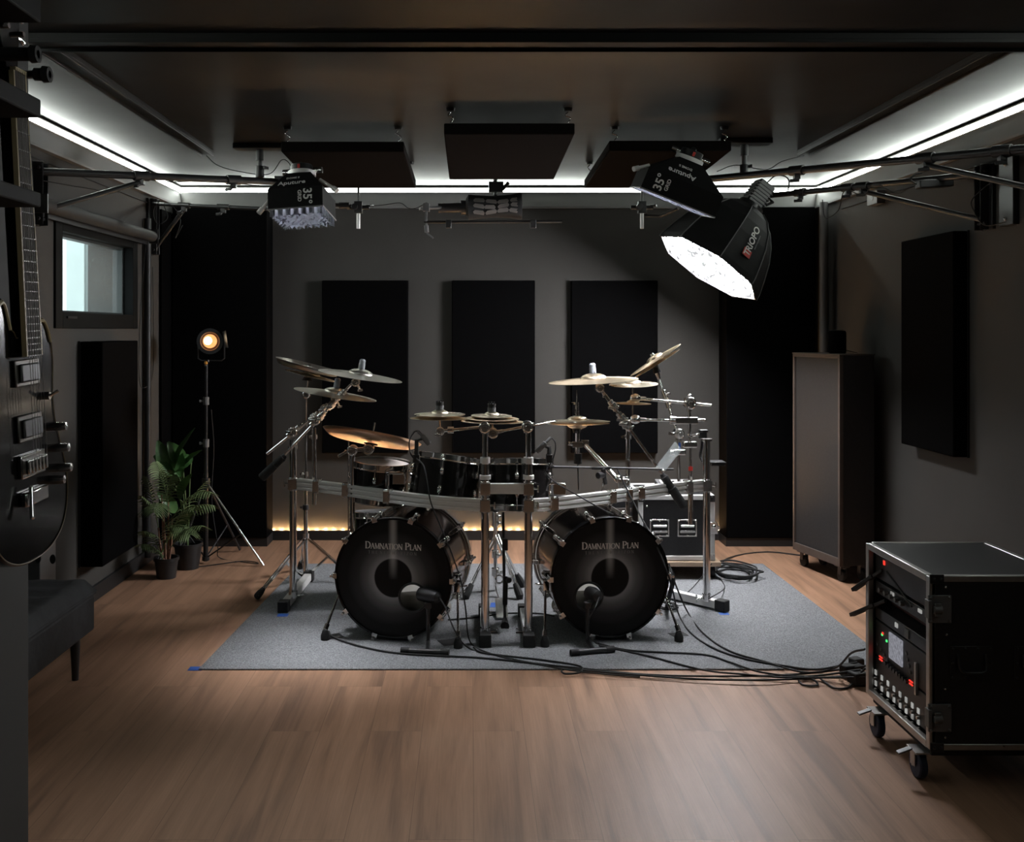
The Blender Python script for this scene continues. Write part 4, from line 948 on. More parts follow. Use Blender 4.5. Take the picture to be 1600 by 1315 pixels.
MB().bb(x0 - .02, x1 + .03, y0 - .03, y1 + .03, .085, .112).build('board', m_ply, t, bevel=.002)
for cx_ in (x0 + .05, x1 - .01):
    for cy_ in (y0 + .03, y1 - .04):
        k = MB(); k.cyl((cx_ - .012, cy_, .044), (cx_ + .012, cy_, .044), .036, n=18); o = k.build('caster_wheel', m_rub, t, bevel=.003)
        k = MB(); k.box((cx_, cy_, .082), (.06, .05, .008)); k.box((cx_ - .018, cy_, .062), (.004, .03, .04)); k.box((cx_ + .018, cy_, .062), (.004, .03, .04)); k.build('fork', m_alu_p, o)
t = thing('mixer', 'small dark mixer with pale panel lying on the flight case', 'mixer', (1.25, 6.1, z1))
MB().box((1.28, 6.15, z1 + .02), (.24, .2, .036), Matrix.Rotation(.12, 3, 'X')).build('body', m_grey, t, bevel=.004)
k = MB(); k.box((1.28, 6.14, z1 + .041), (.2, .12, .004), Matrix.Rotation(.12, 3, 'X')); k.build('control_panel', m_print, t)
for i in range(4): MB().cyl((1.21 + i * .045, 6.14, z1 + .035), (1.21 + i * .045, 6.14, z1 + .056), .008, n=10).build('knob', m_blk, t)
t = thing('equipment_box', 'dark slatted box behind the right kick drum beside the flight case', 'box', (.92, 6.0, rz))
MB().bb(.80, .985, 6.02, 6.4, rz, .46).build('body', m_lam, t, bevel=.004)
k = MB()
for i in range(4): k.bb(.81, .98, 6.012, 6.02, .24 + i * .05, .262 + i * .05)
k.build('slat_front', m_cabf, t, bevel=.001)

# ------------------------------------------------------------------ wheeled cabinet and speaker
A, B_ = V((2.05, 6.31, 0)), V((2.17, 5.83, 0)); u = (B_ - A).normalized(); w_ = V((-u.y, u.x, 0)); Wd = (B_ - A).length; Dp = .235
t = thing('cabinet', 'tall grey cabinet on casters against the right wall', 'cabinet', (A + B_) / 2 + w_ * Dp / 2)
Mc = Matrix((u, w_, V((0, 0, 1)))).transposed().to_4x4(); Mc.translation = A
zb, zt = .10, 1.342
MB(Mc).bb(0, Wd, .02, Dp, zb, zt - .0).build('body', m_cab, t, bevel=.003)
k = MB(Mc); f = .018
k.bb(0, f, 0, .03, zb, zt); k.bb(Wd - f, Wd, 0, .03, zb, zt); k.bb(f, Wd - f, 0, .03, zt - f, zt); k.bb(f, Wd - f, 0, .03, zb, zb + f * 2.6)
k.build('front_frame', m_cabf, t, bevel=.002)
MB(Mc).bb(f + .002, Wd - f - .002, .012, .022, zb + f * 2.6, zt - f).build('front_panel', m_cab, t)
MB(Mc).bb(-.002, Wd + .004, -.004, Dp + .004, zt, zt + .008).build('top_board', m_cabf, t, bevel=.002)
for cx_ in (.05, Wd - .05):
    for cy_ in (.05, Dp - .05):
        k = MB(Mc); k.cyl((cx_, cy_ - .012, .036), (cx_, cy_ + .012, .036), .034, n=16); o = k.build('caster_wheel', m_rub, t, bevel=.003)
        k = MB(Mc); k.box((cx_, cy_, .094), (.07, .06, .012)); k.box((cx_, cy_ - .018, .068), (.03, .004, .05)); k.box((cx_, cy_ + .018, .068), (.03, .004, .05)); k.build('fork', m_blkmetal, o)
t = thing('smart_speaker', 'small black cylindrical speaker standing on the wheeled cabinet', 'speaker', P(1308, 550, 6.05))
sp0 = V((2.245, 6.07, zt + .008))
MB().lathe([(0, 0), (.046, 0), (.052, .008), (.052, .125), (.046, .138), (0, .14)], 28, Matrix.Translation(sp0)).build('body', m_fabric, t)
MB().lathe([(0, .1395), (.04, .1395), (.04, .142), (0, .142)], 24, Matrix.Translation(sp0)).build('top_plate', m_blk, t)
MB().tube(spline([sp0 + V((.05, 0, .02)), sp0 + V((.09, .02, .012)), sp0 + V((.13, .05, .004)), sp0 + V((.16, .1, .003))], 6), .002, 6).build('power_cord', m_rub, t)

# ------------------------------------------------------------------ rack case front right
t = thing('rack_case', 'open-front black rack flight case on blue casters at the right edge', 'rack case', (1.73, 3.5, 0))
x0, x1, y0, y1, z0, z1 = 1.50, 1.957, 3.24, 3.755, .122, .687; th = .012
k = MB(); k.bb(x0, x1, y0, y0 + th, z0, z1); k.bb(x0, x1, y1 - th, y1, z0, z1); k.bb(x0, x1, y0 + th, y1 - th, z0, z0 + th); k.bb(x0, x1, y0 + th, y1 - th, z1 - th, z1); k.bb(x1 - th, x1, y0 + th, y1 - th, z0 + th, z1 - th)
k.build('shell', m_lam, t, smooth=False)
e = .022
def edge(*b): MB().bb(*b).build('edge_trim', m_alu_p, t, bevel=.003)
g = .003
edge(x0 - g, x0 + .018, y0 - g, y0 + e, z0, z1); edge(x0 - g, x0 + .018, y1 - e, y1 + g, z0, z1)
edge(x0 - g, x0 + .018, y0 + e, y1 - e, z1 - e, z1 + g); edge(x0 - g, x0 + .018, y0 + e, y1 - e, z0 - g, z0 + e)
edge(x0 + .018, x1, y0 - g, y0 + .018, z1 - .018, z1 + g); edge(x0 + .018, x1, y1 - .012, y1 + g, z1 - .018, z1 + g); edge(x1 - .02, x1 + g, y0 + .018, y1 - .012, z1 - .018, z1 + g)
edge(x0 + .018, x1, y0 - g, y0 + .018, z0 - g, z0 + .018); edge(x0 + .004, x0 + .018, y0 - g, y0 + .004, z0 + e, z1 - e)
for zz in (z0 + .008, z1 - .008):
    k = MB(); k.box((x0 + .022, y0 - .004, zz), (.045, .004, .03)); k.sphere((x0 + .012, y0 - .007, zz), .0055, 8, 6); k.sphere((x0 + .034, y0 - .007, zz), .0055, 8, 6); k.build('corner_plate', m_blkmetal, t, bevel=.001)
for zz in (z1 - .105, z0 + .105):
    k = MB(); k.box((x0 + .03, y0 - .005, zz), (.075, .008, .09)); k.box((x0 - .006, y0 - .004, zz), (.012, .03, .06)); k.cyl((x0 + .005, y0 - .016, zz), (x0 + .032, y0 - .016, zz), .014, n=12); k.bar((x0 + .018, y0 - .02, zz - .022), (x0 + .018, y0 - .02, zz + .022), .02, .006, up=(0, 1, 0))
    for ax in (.0, .06):
        for az in (-.038, .038): k.sphere((x0 + ax, y0 - .010, zz + az), .005, 8, 6)
    k.build('butterfly_latch', m_grey, t, bevel=.002)
zz = .405
for cx_ in (x0 + .135, x0 + .345):
    k = MB(); wframe2 = [(-.068, -.058), (.058, .068)]
    k.bb(cx_ - .07, cx_ + .07, y0 - .004, y0 - .0005, zz - .055, zz + .055); k.tube(spline([V((cx_ - .045, y0 - .008, zz + .03)), V((cx_ - .04, y0 - .018, zz - .02)), V((cx_, y0 - .02, zz - .028)), V((cx_ + .04, y0 - .018, zz - .02)), V((cx_ + .045, y0 - .008, zz + .03))], 5), .005, 8)
    for ax in (-.062, -.02, .02, .062):
        for az in (-.047, .047): k.sphere((cx_ + ax, y0 - .006, zz + az), .0045, 8, 6)
    k.sphere((cx_ - .062, y0 - .006, zz), .0045, 8, 6); k.sphere((cx_ + .062, y0 - .006, zz), .0045, 8, 6)
    k.build('recessed_handle', m_blkmetal, t, bevel=.001)
for (ax, az) in ((x0 + .052, z1 - .035), (x0 + .055, z1 - .19), (x0 + .05, zz - .085), (x0 + .05, z0 + .04), (x0 + .24, z0 + .01)):
    MB().sphere((ax, y0 - .001, az), .0045, 8, 6).build('rivet', m_chrome_r, t)
MB().bb(x0 + .015, x1 - .02, y0 + .02, y1 - .02, z0 - .03, z0 - .003).build('base_board', m_rub, t, bevel=.004)
for cx_, cy_, brake in ((x0 - .005, y0 + .07, 1), (x0 - .005, y1 - .11, 1), (x1 - .06, y0 + .07, 0), (x1 - .06, y1 - .07, 0)):
    k = MB(); k.cyl((cx_ - .014, cy_, .046), (cx_ + .014, cy_, .046), .046, n=24); k.cyl((cx_ - .016, cy_, .046), (cx_ + .016, cy_, .046), .012, n=12)
    o = k.build('caster_wheel', mat('blue_caster_rubber', (.012, .022, .05), .6, var=.2) if 'blue_caster_rubber' not in bpy.data.materials else bpy.data.materials['blue_caster_rubber'], t, bevel=.006)
    k = MB(); k.box((cx_ + .02, cy_, .093), (.09, .075, .006)); k.box((cx_ - .019, cy_, .068), (.004, .034, .052)); k.box((cx_ + .019, cy_, .068), (.004, .034, .052)); k.cyl((cx_ - .022, cy_, .046), (cx_ + .022, cy_, .046), .007); k.build('fork', m_alu_p, o, bevel=.001)
    if brake: MB().box((cx_ - .045, cy_ + .005, .088), (.05, .024, .006), Matrix.Rotation(-.35, 3, 'Y')).build('brake_lever', m_grey, o, bevel=.002)
# units inside the rack case
FX = x0 + .024
def RK(x, y): Y = FX * FPX / (x - CX); return V((FX, Y, CH - (y - CY) * Y / FPX))
def unit(label, z0, z1, m=m_blkmetal):
    t = thing('rack_unit', label, 'rack unit', (FX + .15, 3.4975, z0), group='units in the rack case')
    MB().bb(FX, FX + .32, y0 + .022, y1 - .022, z0, z1).build('chassis', m, t, bevel=.002)
    return t
def face(mb, y_, z_, wy, wz, d=.004): mb.box((FX - d / 2 + .0005, y_, z_), (d, wy, wz))
ua = unit('top dark rack unit with two black antennas and a red light', .565, .655)
k = MB(); face(k, 3.65, .635, .012, .016); k.build('indicator_light', m_redled, ua)
for (p0, p1) in (((1352, 921), (1379, 890)), ((1349, 960), (1384, 938))):
    a_, b_ = RK(*p1), RK(*p0); b_ = b_ + V((-.045, .0, 0)); k = MB().bar(a_, a_.lerp(b_, .3), .012, .012); k.bar(a_.lerp(b_, .3), b_, .022, .014); k.build('antenna', m_rub, ua, bevel=.002)
k = MB().tube([RK(1386, 893), RK(1425, 947)], .004, 6); k.build('antenna', m_rub, ua)
ub = unit('thin rack unit with knobs and small white labels below the antennas', .508, .553)
for i in range(5): MB().cyl((FX + .001, 3.67 - i * .045, .53), (FX - .014, 3.67 - i * .045, .53), .009, n=12).build('knob', m_grey, ub)
for yy in (3.58, 3.36): k = MB(); face(k, yy, .54, .026, .012); k.build('white_label', m_label_glow, ub)
uc = unit('thin dark rack unit with a square button and two white stickers', .412, .455)
k = MB(); face(k, 3.46, .433, .03, .03); k.build('button', m_grey, uc)
for yy in (3.545, 3.29): k = MB(); face(k, yy, .437, .02, .016); k.build('white_label', m_label_glow, uc)
tag(MB().bb(FX + .06, FX + .3, y0 + .025, y1 - .025, .462, .50).build('rack_unit', mat('reddish_gap_fill', (.05, .012, .010), .6, var=.2)), 'dark reddish block standing in for the open gap between two thin units', 'rack unit', 'units in the rack case')  # block stands in for the open gap's dark reddish inside
ud = unit('digital mixer rack unit with a bright grey display and red lights', .275, .405, m_blk)
a_, b_ = RK(1391, 1022), RK(1411, 1022)
k = MB(); face(k, (a_.y + b_.y) / 2, .35, abs(a_.y - b_.y), .092, .006); k.build('display', m_screen, ud)
for (x_, y_, m_) in ((1377, 1028, m_redled), (1380, 989, m_redled), (1424, 1066, m_redled), (1386, 1001, m_grnled), (1379, 991, m_grnled)):
    p = RK(x_, y_); k = MB()
    if m_ is m_redled and y_ > 1000:
        face(k, p.y, p.z + .004, .026, .005); face(k, p.y, p.z - .006, .026, .005)
    else: face(k, p.y, p.z, .009, .008)
    k.build('indicator_light', m_, ud)
for i in range(4):
    for j in range(2):
        p = RK(1372 + i * 5 if j == 0 else 1417 + i * 2, 1006 + i * 8 if j == 0 else 1020 + i * 10); k = MB(); face(k, p.y, p.z, .012, .010); k.build('button', m_grey, ud)
for i in range(8):
    p = RK(1388 + i * 4.6, 1036 + i * 4.0); MB().cyl(p + V((.001, 0, 0)), p - V((.014, 0, 0)), .008, n=10).build('knob', m_blkmetal, ud)
p = RK(1434, 1060); k = MB(); k.bar(p + V((-.006, 0, -.055)), p + V((-.006, 0, .055)), .008, .012, up=(0, 1, 0)); k.build('side_handle', m_alu_p, ud)
ue = unit('lowest rack unit with two rows of white square labels', .15, .268, m_blk)
for r_, (xa, ya) in enumerate(((1369, 1050), (1369, 1067))):
    for i in range(8):
        p = RK(xa + i * 9.5, ya + i * 8.6); k = MB(); face(k, p.y, p.z, .014, .018); k.build('white_label', m_label_glow, ue)
        k = MB(); k.cyl(p + V((0, -.004, -.022)), p + V((-.01, -.004, -.022)), .006, n=8); k.build('socket', m_alu_p, ue)

# ------------------------------------------------------------------ cables on the floor
zc = rz + .005
def cable(label, pts, r=.0042, name='cable', grp='black cables running over the rug to the rack case'):
    return tag(MB().tube(spline(pts, 10), r, 7).build(name, m_rub), label, 'cable', grp)
cable('black cable starting at the left spur of the left kick drum', [F(514, 986, zc), F(522, 996, zc), F(570, 1011, zc), F(632, 1021, zc), F(760, 1028, zc), F(890, 1042, zc), F(1020, 1054, zc), F(1162, 1056, zc), F(1257, 1052, zc), F(1310, 1046, zc), F(1352, 1040, zc + .06)])
cable('black cable looping once in front of the right middle post', [F(740, 1011, zc), F(757, 1020, zc), F(850, 1031, zc), F(905, 1040, zc), F(906, 1050, zc), F(882, 1052, zc), F(885, 1045, zc), F(960, 1051, zc), F(1080, 1060, zc), F(1190, 1062, zc + .004), F(1290, 1058, zc), F(1354, 1052, zc + .05)])
cable('upper of two black cables leaving the right kick microphone stand', [F(934, 1005, zc), F(987, 1016, zc), F(1097, 1022, zc), F(1140, 1034, zc), F(1190, 1050, zc + .006), F(1262, 1056, zc), F(1345, 1046, zc + .05)])
cable('lower of two black cables leaving the right kick microphone stand', [F(936, 1008, zc), F(1015, 1025, zc), F(1097, 1046, zc), F(1160, 1053, zc + .006), F(1230, 1058, zc + .004), F(1352, 1058, zc + .03)])
cable('black cable hanging from the right kick rim and sweeping across the rug, inner curve', [P(965, 733, 5.0), P(985, 775, 4.95), P(1004, 812, 4.88), P(1024, 848, 4.78), P(1047, 907, 4.72), F(1060, 958, zc + .02), F(1079, 988, zc), F(1115, 1012, zc), F(1162, 1028, zc), F(1222, 1039, zc), F(1276, 1045, zc), F(1340, 1034, zc + .05)])
cable('black cable beside the right kick drum sweeping across the rug, outer curve', [P(1045, 880, 4.9), P(1056, 914, 4.86), F(1074, 955, zc + .01), F(1098, 988, zc), F(1139, 1016, zc), F(1198, 1034, zc), F(1257, 1050, zc + .01), F(1305, 1043, zc + .02), P(1330, 1020, 3.86), P(1351, 1014, 3.76)])
cable('short black cable loop lying on the floor left of the rack case', [F(1262, 1058, .012), F(1248, 1061, .006), F(1256, 1070, .006), F(1277, 1070, .006), F(1272, 1062, .012), F(1256, 1056, .014)])
cable('black cable looping on the floor close to the rack case front', [F(1280, 1058, .014), F(1290, 1066, .006), F(1305, 1075, .006), F(1326, 1073, .006), F(1336, 1060, .02), F(1352, 1044, .08)])
cable('black cable from the left tom microphone down past the left kick drum', [P(651, 716, 4.82), P(661, 726, 4.72), P(666, 745, 4.66), P(674, 787, 4.64), P(696, 840, 4.62), P(718, 900, 4.60), P(727, 947, 4.58), F(734, 1001, zc + .01), F(762, 1019, zc), F(820, 1033, zc), F(900, 1048, zc + .004), F(1000, 1057, zc)], .0034)
cable('black cable sagging from the right tom microphone across to the rack clamp', [P(850, 735, 4.80), P(866, 752, 4.72), P(905, 775, 4.66), P(940, 795, 4.64), P(958, 803, 4.72)], .0034)
cable('thin cable along the rug behind the middle post feet', [F(700, 968, zc), F(735, 965, zc), F(790, 958, zc), F(840, 958, zc), F(866, 962, zc)], .004)
cable('thin black cable crossing the right foot of the rack', [P(1112, 880, 5.6), F(1085, 915, zc + .05), F(1062, 935, zc), F(1046, 946, zc), F(1090, 942, zc), F(1116, 930, zc + .07), F(1132, 918, zc), F(1127, 905, zc)], .0028)
ck = MB(); cc = F(1148, 897, zc)
pts = []
for i in range(110):
    a = i * 2 * PI / 22; rr = .085 + .012 * (i // 22) + .006 * math.sin(i * .7)
    pts.append(cc + V((rr * math.cos(a) * 1.05, rr * 1.5 * math.sin(a), .002 + .0085 * (i // 22) + .002 * math.sin(i * 1.3))))
pts += [F(1130, 880, .03), F(1150, 868, .004), F(1200, 862, .004), F(1255, 868, .004)]
tag(ck.tube(spline(pts, 3), .0055, 7).build('cable', m_rub), 'coiled black cable lying on the rug right of the flight case', 'cable')
k = MB()
for (cx_, cy_, dx, dy) in ((1330, 1046, .09, .05), (1341, 1058, .07, .06), (1338, 1036, .05, .05)):
    p = F(cx_, cy_, .03); k.box(p, (dx, dy, .05), Matrix.Rotation(.3, 3, 'Z'))
tag(k.build('plug_box', m_rub, bevel=.006), 'low black plug box where the floor cables meet beside the rack case', 'plug box')
t = thing('cable_clump', 'small tangle of black cable beside the right rack foot and kick drum', 'cable', F(1042, 948, rz))
k = MB(); c0 = F(1042, 948, rz + .006)
k.tube([c0 + V((.05 * math.cos(i * .55) + .012 * math.sin(i), .07 * math.sin(i * .55), .003 + .0012 * (i % 9))) for i in range(40)], .004, 6); k.build('coil', m_rub, t)
k = MB(); k.tube(spline([c0, P(1046, 930, 5.1), P(1052, 905, 5.08), P(1047, 890, 5.06)], 8), .012, 8); k.build('bundle', m_rub, t)

# ------------------------------------------------------------------ lamp stand
YS = 6.34; t = thing('lamp_stand', 'black light stand with one bright metal leg between the plants and bass trap', 'light stand', F(322, 880))
MB().cyl(P(321.5, 876, YS), P(321.5, 740, YS), .0155, n=14).build('tube', m_blkmetal, t)
MB().cyl(P(322, 740, YS), P(322, 690, YS), .0125, n=14).build('tube', m_blkmetal, t)
MB().cyl(P(322, 690, YS), P(322.5, 566, YS), .0095, n=12).build('tube', m_blkmetal, t)
k = MB()
for y in (692, 626): p = P(322, y, YS); k.cyl(p - V((0, 0, .025)), p + V((0, 0, .025)), .02, n=12); wing(k, p, (-1, -.3, 0), 1.3)
k.cyl(P(322, 572, YS), P(322, 566, YS), .011, n=10)
k.build('collar', m_grey, t)
hb = P(322, 752, YS); lo = P(321.5, 872, YS)
for ex, ey, mm in ((412, 883, m_chrome_r), (283, 842, m_blkmetal), (355, 842, m_blkmetal)):
    e_ = F(ex, ey, .008) if ey > 860 else None
    if e_ is None: e_ = V((P(ex, ey, YS).x, YS + (.35 if ex > 300 else -.12), .012))
    lg = MB().cyl(hb + (e_ - hb).normalized() * .02, e_, .008, n=10); mid = hb.lerp(e_, .62); lg.build('leg', mm, t)
    MB().cyl(lo, mid, .005, n=8).build('brace', m_blkmetal, t)
k = MB(); k.cyl(hb - V((0, 0, .02)), hb + V((0, 0, .02)), .026, n=12); k.cyl(lo - V((0, 0, .012)), lo + V((0, 0, .012)), .024, n=12); k.build('leg_hub', m_blkmetal, t)
MB().tube(spline([P(330, 640, YS), P(334, 700, YS + .03), P(331, 780, YS + .02), P(340, 850, YS + .02), F(345, 872, .006), F(400, 880, .006), F(395, 877, .006), F(372, 877, .006), F(320, 884, .006), F(290, 886, .006)], 8), .003, 6).build('power_cord', m_rub, t)
lc = P(328, 533, YS); dl = (V((.02, 0, 1.36)) - lc).normalized()
t = thing('spot_lamp', 'small black spotlight glowing orange on top of the lamp stand', 'lamp', P(322.5, 566, YS)); Ml = rot_to(dl).to_4x4(); Ml.translation = lc
MB().lathe([(.0, -.16), (.05, -.16), (.075, -.13), (.082, -.02), (.082, .03), (.060, .03), (.056, -.01), (.046, -.02)], 28, Ml).build('housing', m_blkmetal, t)
MB().lathe([(0, .005), (.030, 0), (.0405, -.012), (.0445, -.024)], 24, Ml).build('lens', m_fres, t)
MB(Ml).lathe([(0, .012), (.018, .009), (.026, .001)], 20, Matrix.Translation((-.012, 0, 0))).build('bulb', m_bulb, t)
k = MB()
for a in (0, PI / 2, PI, 3 * PI / 2):
    d = V((math.cos(a + .4), math.sin(a + .4), 0)); tg = V((-d.y, d.x, 0)); k.M = Ml
    k.add([d * .084 + tg * .05 + V((0, 0, .03)), d * .084 - tg * .05 + V((0, 0, .03)), d * .105 - tg * .055 + V((0, 0, .075)), d * .105 + tg * .055 + V((0, 0, .075)), d * .086 + tg * .05 + V((0, 0, .03)), d * .086 - tg * .05 + V((0, 0, .03)), d * .107 - tg * .055 + V((0, 0, .075)), d * .107 + tg * .055 + V((0, 0, .075))], [(0, 1, 2, 3), (7, 6, 5, 4), (0, 4, 5, 1), (1, 5, 6, 2), (2, 6, 7, 3), (3, 7, 4, 0)])
    break
k.build('barn_door', m_blkmetal, t, smooth=False)
k = MB(); k.tube([lc + V((-.09, .05, 0)), lc + V((-.09, .05, -.11)), lc + V((-.07, .05, -.125)), lc + V((.06, .05, -.125)), lc + V((.08, .05, -.11)), lc + V((.08, .05, 0))], .005, 6); k.cyl(lc + V((-.025, .04, -.135)), lc + V((-.025, .04, -.12)), .01); k.build('yoke', m_blkmetal, t)
MB().sphere(P(322.5, 568, YS) + V((0, -.01, .005)), .012, 8, 6).build('knob', mat('orange_knob', (.5, .22, .03), .5, var=.1), t)

# ------------------------------------------------------------------ plants
def pot(t, c, r0, r1, h):
    MB().lathe([(0, 0), (r0, 0), (r1, h - .018), (r1 + .006, h - .018), (r1 + .006, h), (r1 - .004, h), (r1 - .008, h - .03), (0, h - .03)], 28, Matrix.Translation(c)).build('pot', m_blk, t)
    MB().lathe([(0, h - .028), (r1 - .009, h - .03)], 20, Matrix.Translation(c)).build('soil', m_soil, t)
c = F(260, 902); t = thing('potted_palm', 'small feathery palm in a black pot, in front beside the left wall', 'plant', c)
pot(t, c, .056, .070, .125)
def frond(base, tip, droop, nleaf, L, W, sag):
    mb = MB(); base, tip = V(base), V(tip); ctl = base.lerp(tip, .55) + V((0, 0, droop))
    def q(s): return base * (1 - s) ** 2 + ctl * 2 * s * (1 - s) + tip * s * s
    mb.tube([q(i / 12) for i in range(13)], [.0032 - .0022 * i / 12 for i in range(13)], 5)
    for i in range(nleaf):
        s = .30 + .68 * i / (nleaf - 1); p = q(s); d = (q(min(1, s + .02)) - q(s - .02)).normalized()
        side = d.cross(V((0, 0, 1)));  side = side.normalized() if side.length > .05 else V((1, 0, 0))
        ll = L * (math.sin(PI * (.18 + .74 * (s - .3) / .7)) ** .8) * random.uniform(.9, 1.1)
        for sg in (-1, 1):
            dr = (side * sg * .85 + d * .55).normalized(); nv = dr.cross(d).normalized(); wv = nv.cross(dr).normalized()
            cols = 5; vs = []; fs = []
            for j in range(cols + 1):
                f = j / cols; wd = W * math.sin(PI * min(.97, .12 + .85 * f)) ** .7
                m_ = p + dr * ll * f + V((0, 0, -sag * ll * f * f)) 
                vs += [m_ + wv * wd, m_ - V((0, 0, wd * .45)), m_ - wv * wd]
            for j in range(cols):
                b = j * 3; fs += [(b, b + 1, b + 4, b + 3), (b + 1, b + 2, b + 5, b + 4)]
            mb.add(vs, fs)
    return mb
crown = c + V((0, 0, .18))
stems = []
for i, (dx, dy) in enumerate(((-.012, 0), (.012, .01), (0, -.012), (.004, .014), (-.008, .012))):
    b0 = c + V((dx, dy, .09)); b1 = c + V((dx * 3.2 - .01, dy * 2, .30 + .05 * i))
    stems.append((b0, b1)); MB().tube(spline([b0, b0.lerp(b1, .5) + V((dx * .6, 0, 0)), b1], 6), [.0065] * 7 + [.005] * 6, 7).build('stem', m_stem, t)
FR = [(228, 745, .06, 0), (222, 775, .05, -.05), (225, 830, .10, -.12), (244, 722, .03, .1), (272, 742, .03, .12), (322, 752, .10, .0), (330, 770, .12, -.1), (306, 792, .1, -.15), (316, 822, .10, -.12), (240, 800, .10, -.16), (288, 800, .08, -.18), (222, 850, .08, -.05), (298, 835, .08, -.1), (260, 735, .02, -.05), (335, 790, .10, .05)]
for i, (x_, y_, dr, dy) in enumerate(FR):
    b = stems[i % 5][1] - V((0, 0, .10 * (i % 3) + (.1 if y_ > 790 else 0))); tp = P(x_, y_, 5.93 + dy); 
    tp.x = max(tp.x, XL + .04)
    frond(b, tp, dr, 13, .115, .0048, .45).build('frond', m_leaf, t, angle=3)
c2 = V((-1.77, 6.22, 0)); t = thing('potted_plant', 'broad-leaved plant in a black pot behind the feathery palm', 'plant', c2)
pot(t, c2, .065, .085, .16)
def leaf(mb, base, tip, W, cup, nrm):
    base, tip = V(base), V(tip); d = tip - base; L = d.length; d.normalize(); nrm = V(nrm); sd = d.cross(nrm).normalized(); n2 = sd.cross(d)
    vs, fs, k_ = [], [], 10
    for j in range(k_ + 1):
        f = j / k_; wd = W * (math.sin(PI * min(.985, .03 + .95 * f ** .85))) ** .75; m_ = base + d * L * f + n2 * (math.sin(PI * f) * L * .12)
        for s_ in (-1, -.5, 0, .5, 1): vs.append(m_ + sd * (wd * s_) + n2 * (cup * abs(s_) * wd + .002 * math.sin(j * 2.2)))
    for j in range(k_):
        for s_ in range(4): b = j * 5 + s_; fs.append((b, b + 1, b + 6, b + 5))
    mb.add(vs, fs)
st0 = c2 + V((0, 0, .12)); LV = [((270, 760), (305, 668), .028, .2, (-.5, -.7, .4)), ((266, 745), (246, 688), .055, .25, (.2, -.8, .5)), ((280, 745), (240, 712), .06, .2, (0, -.7, .7)), ((285, 735), (316, 703), .024, .2, (-.2, -.7, .7)), ((275, 700), (284, 745), .045, .2, (0, -.9, .4)), ((300, 712), (270, 738), .05, .15, (0, -.8, .5)), ((285, 725), (262, 690), .05, .2, (.1, -.8, .5)), ((282, 835), (308, 790), .035, .2, (-.3, -.8, .5)), ((276, 800), (246, 770), .04, .2, (.2, -.8, .5)), ((280, 780), (300, 740), .035, .2, (-.2, -.8, .3))]
for (b, tp, W_, cu, nr) in LV:
    mb = MB(); bb_ = P(*b, 6.2); tt_ = P(*tp, 6.12); leaf(mb, bb_, tt_, W_, cu, nr); o = mb.build('leaf', m_leaf2, t, angle=3)
    MB().tube(spline([V((c2.x + .0, c2.y, .13)), V((c2.x, c2.y - .01, .35)).lerp(bb_, .5), bb_], 6), .0035, 6).build('stem', m_leaf, o)

# ------------------------------------------------------------------ left: bench, perforated box, blind, guitar
t = thing('bench', 'dark velvet tufted bench with black legs standing along the left wall', 'bench', (-1.85, 3.7, 0))
bx0, bx1, by0, by1 = XL + .03, -1.65, 2.55, 4.36
MB().bb(bx0, bx1, by0, by1, .177, .335).build('base', m_velvet, t, bevel=.012)
n_u, n_v = 10, 46; vs = []; fs = []
for i in range(n_u + 1):
    for j in range(n_v + 1):
        u_, v_ = i / n_u, j / n_v; edge_ = min(min(u_, 1 - u_) * (bx1 - bx0), min(v_, 1 - v_) * (by1 - by0)); e_ = min(1, edge_ / .05)
        zz_ = .345 + .062 * math.sqrt(max(0, 1 - (1 - e_) ** 2)) - .012 * (1 - abs(math.sin(v_ * 13 * PI)) ** .5) * e_ - .01 * (1 - abs(math.sin(u_ * 3 * PI)) ** .5) * e_
        vs.append((bx0 + (bx1 + .008 - bx0) * u_, by0 + (by1 + .008 - by0) * v_, zz_))
for i in range(n_u):
    for j in range(n_v): a = i * (n_v + 1) + j; fs.append((a, a + n_v + 1, a + n_v + 2, a + 1))
k = MB().add(vs, fs); k.bb(bx0, bx1 + .004, by0, by1 + .004, .335, .352); k.build('cushion', m_velvet, t, angle=1.2)
for cx_ in (bx0 + .05, bx1 - .035):
    for cy_ in (by0 + .1, by1 - .13): MB().cyl((cx_, cy_, 0), (cx_, cy_, .18), .014, .022, n=12).build('leg', m_blkmetal, t)
t = thing('perforated_box', 'grey steel box with oval holes on the left wall behind the guitar', 'box', (XL + .05, 4.65, .5))
MB().bb(XL + .002, XL + .15, 4.45, 4.62, .0, .66).build('body', m_grey, t, bevel=.004)
for px, py in ((60, 872), (83, 873)):
    o_ = MB(); yy = 4.447
    p = P(px, py, yy); Ms = Matrix.Translation(p) @ Matrix.Rotation(PI / 2, 4, 'X'); o_.lathe([(0, 0), (.013, 0), (.013, .006), (0, .006)], 18, Ms @ Matrix.Diagonal((1, 1.6, 1, 1))); o_.build('oval_hole', m_rub, t)
t = thing('roller_blind', 'rolled up dark window blind mounted above the window', 'blind', (XL + .06, 5.45, 2.07))
MB().cyl((XL + .065, 4.66, 2.085), (XL + .065, 6.28, 2.085), .034, n=20).build('roll', m_blind, t)
MB().bb(XL + .03, XL + .045, 4.7, 6.25, 2.03, 2.085).build('cloth_edge', m_trimblk, t)
for yy in (4.65, 6.29): MB().bb(XL, XL + .1, yy - .006, yy + .006, 2.04, 2.13).build('bracket', m_blkmetal, t)
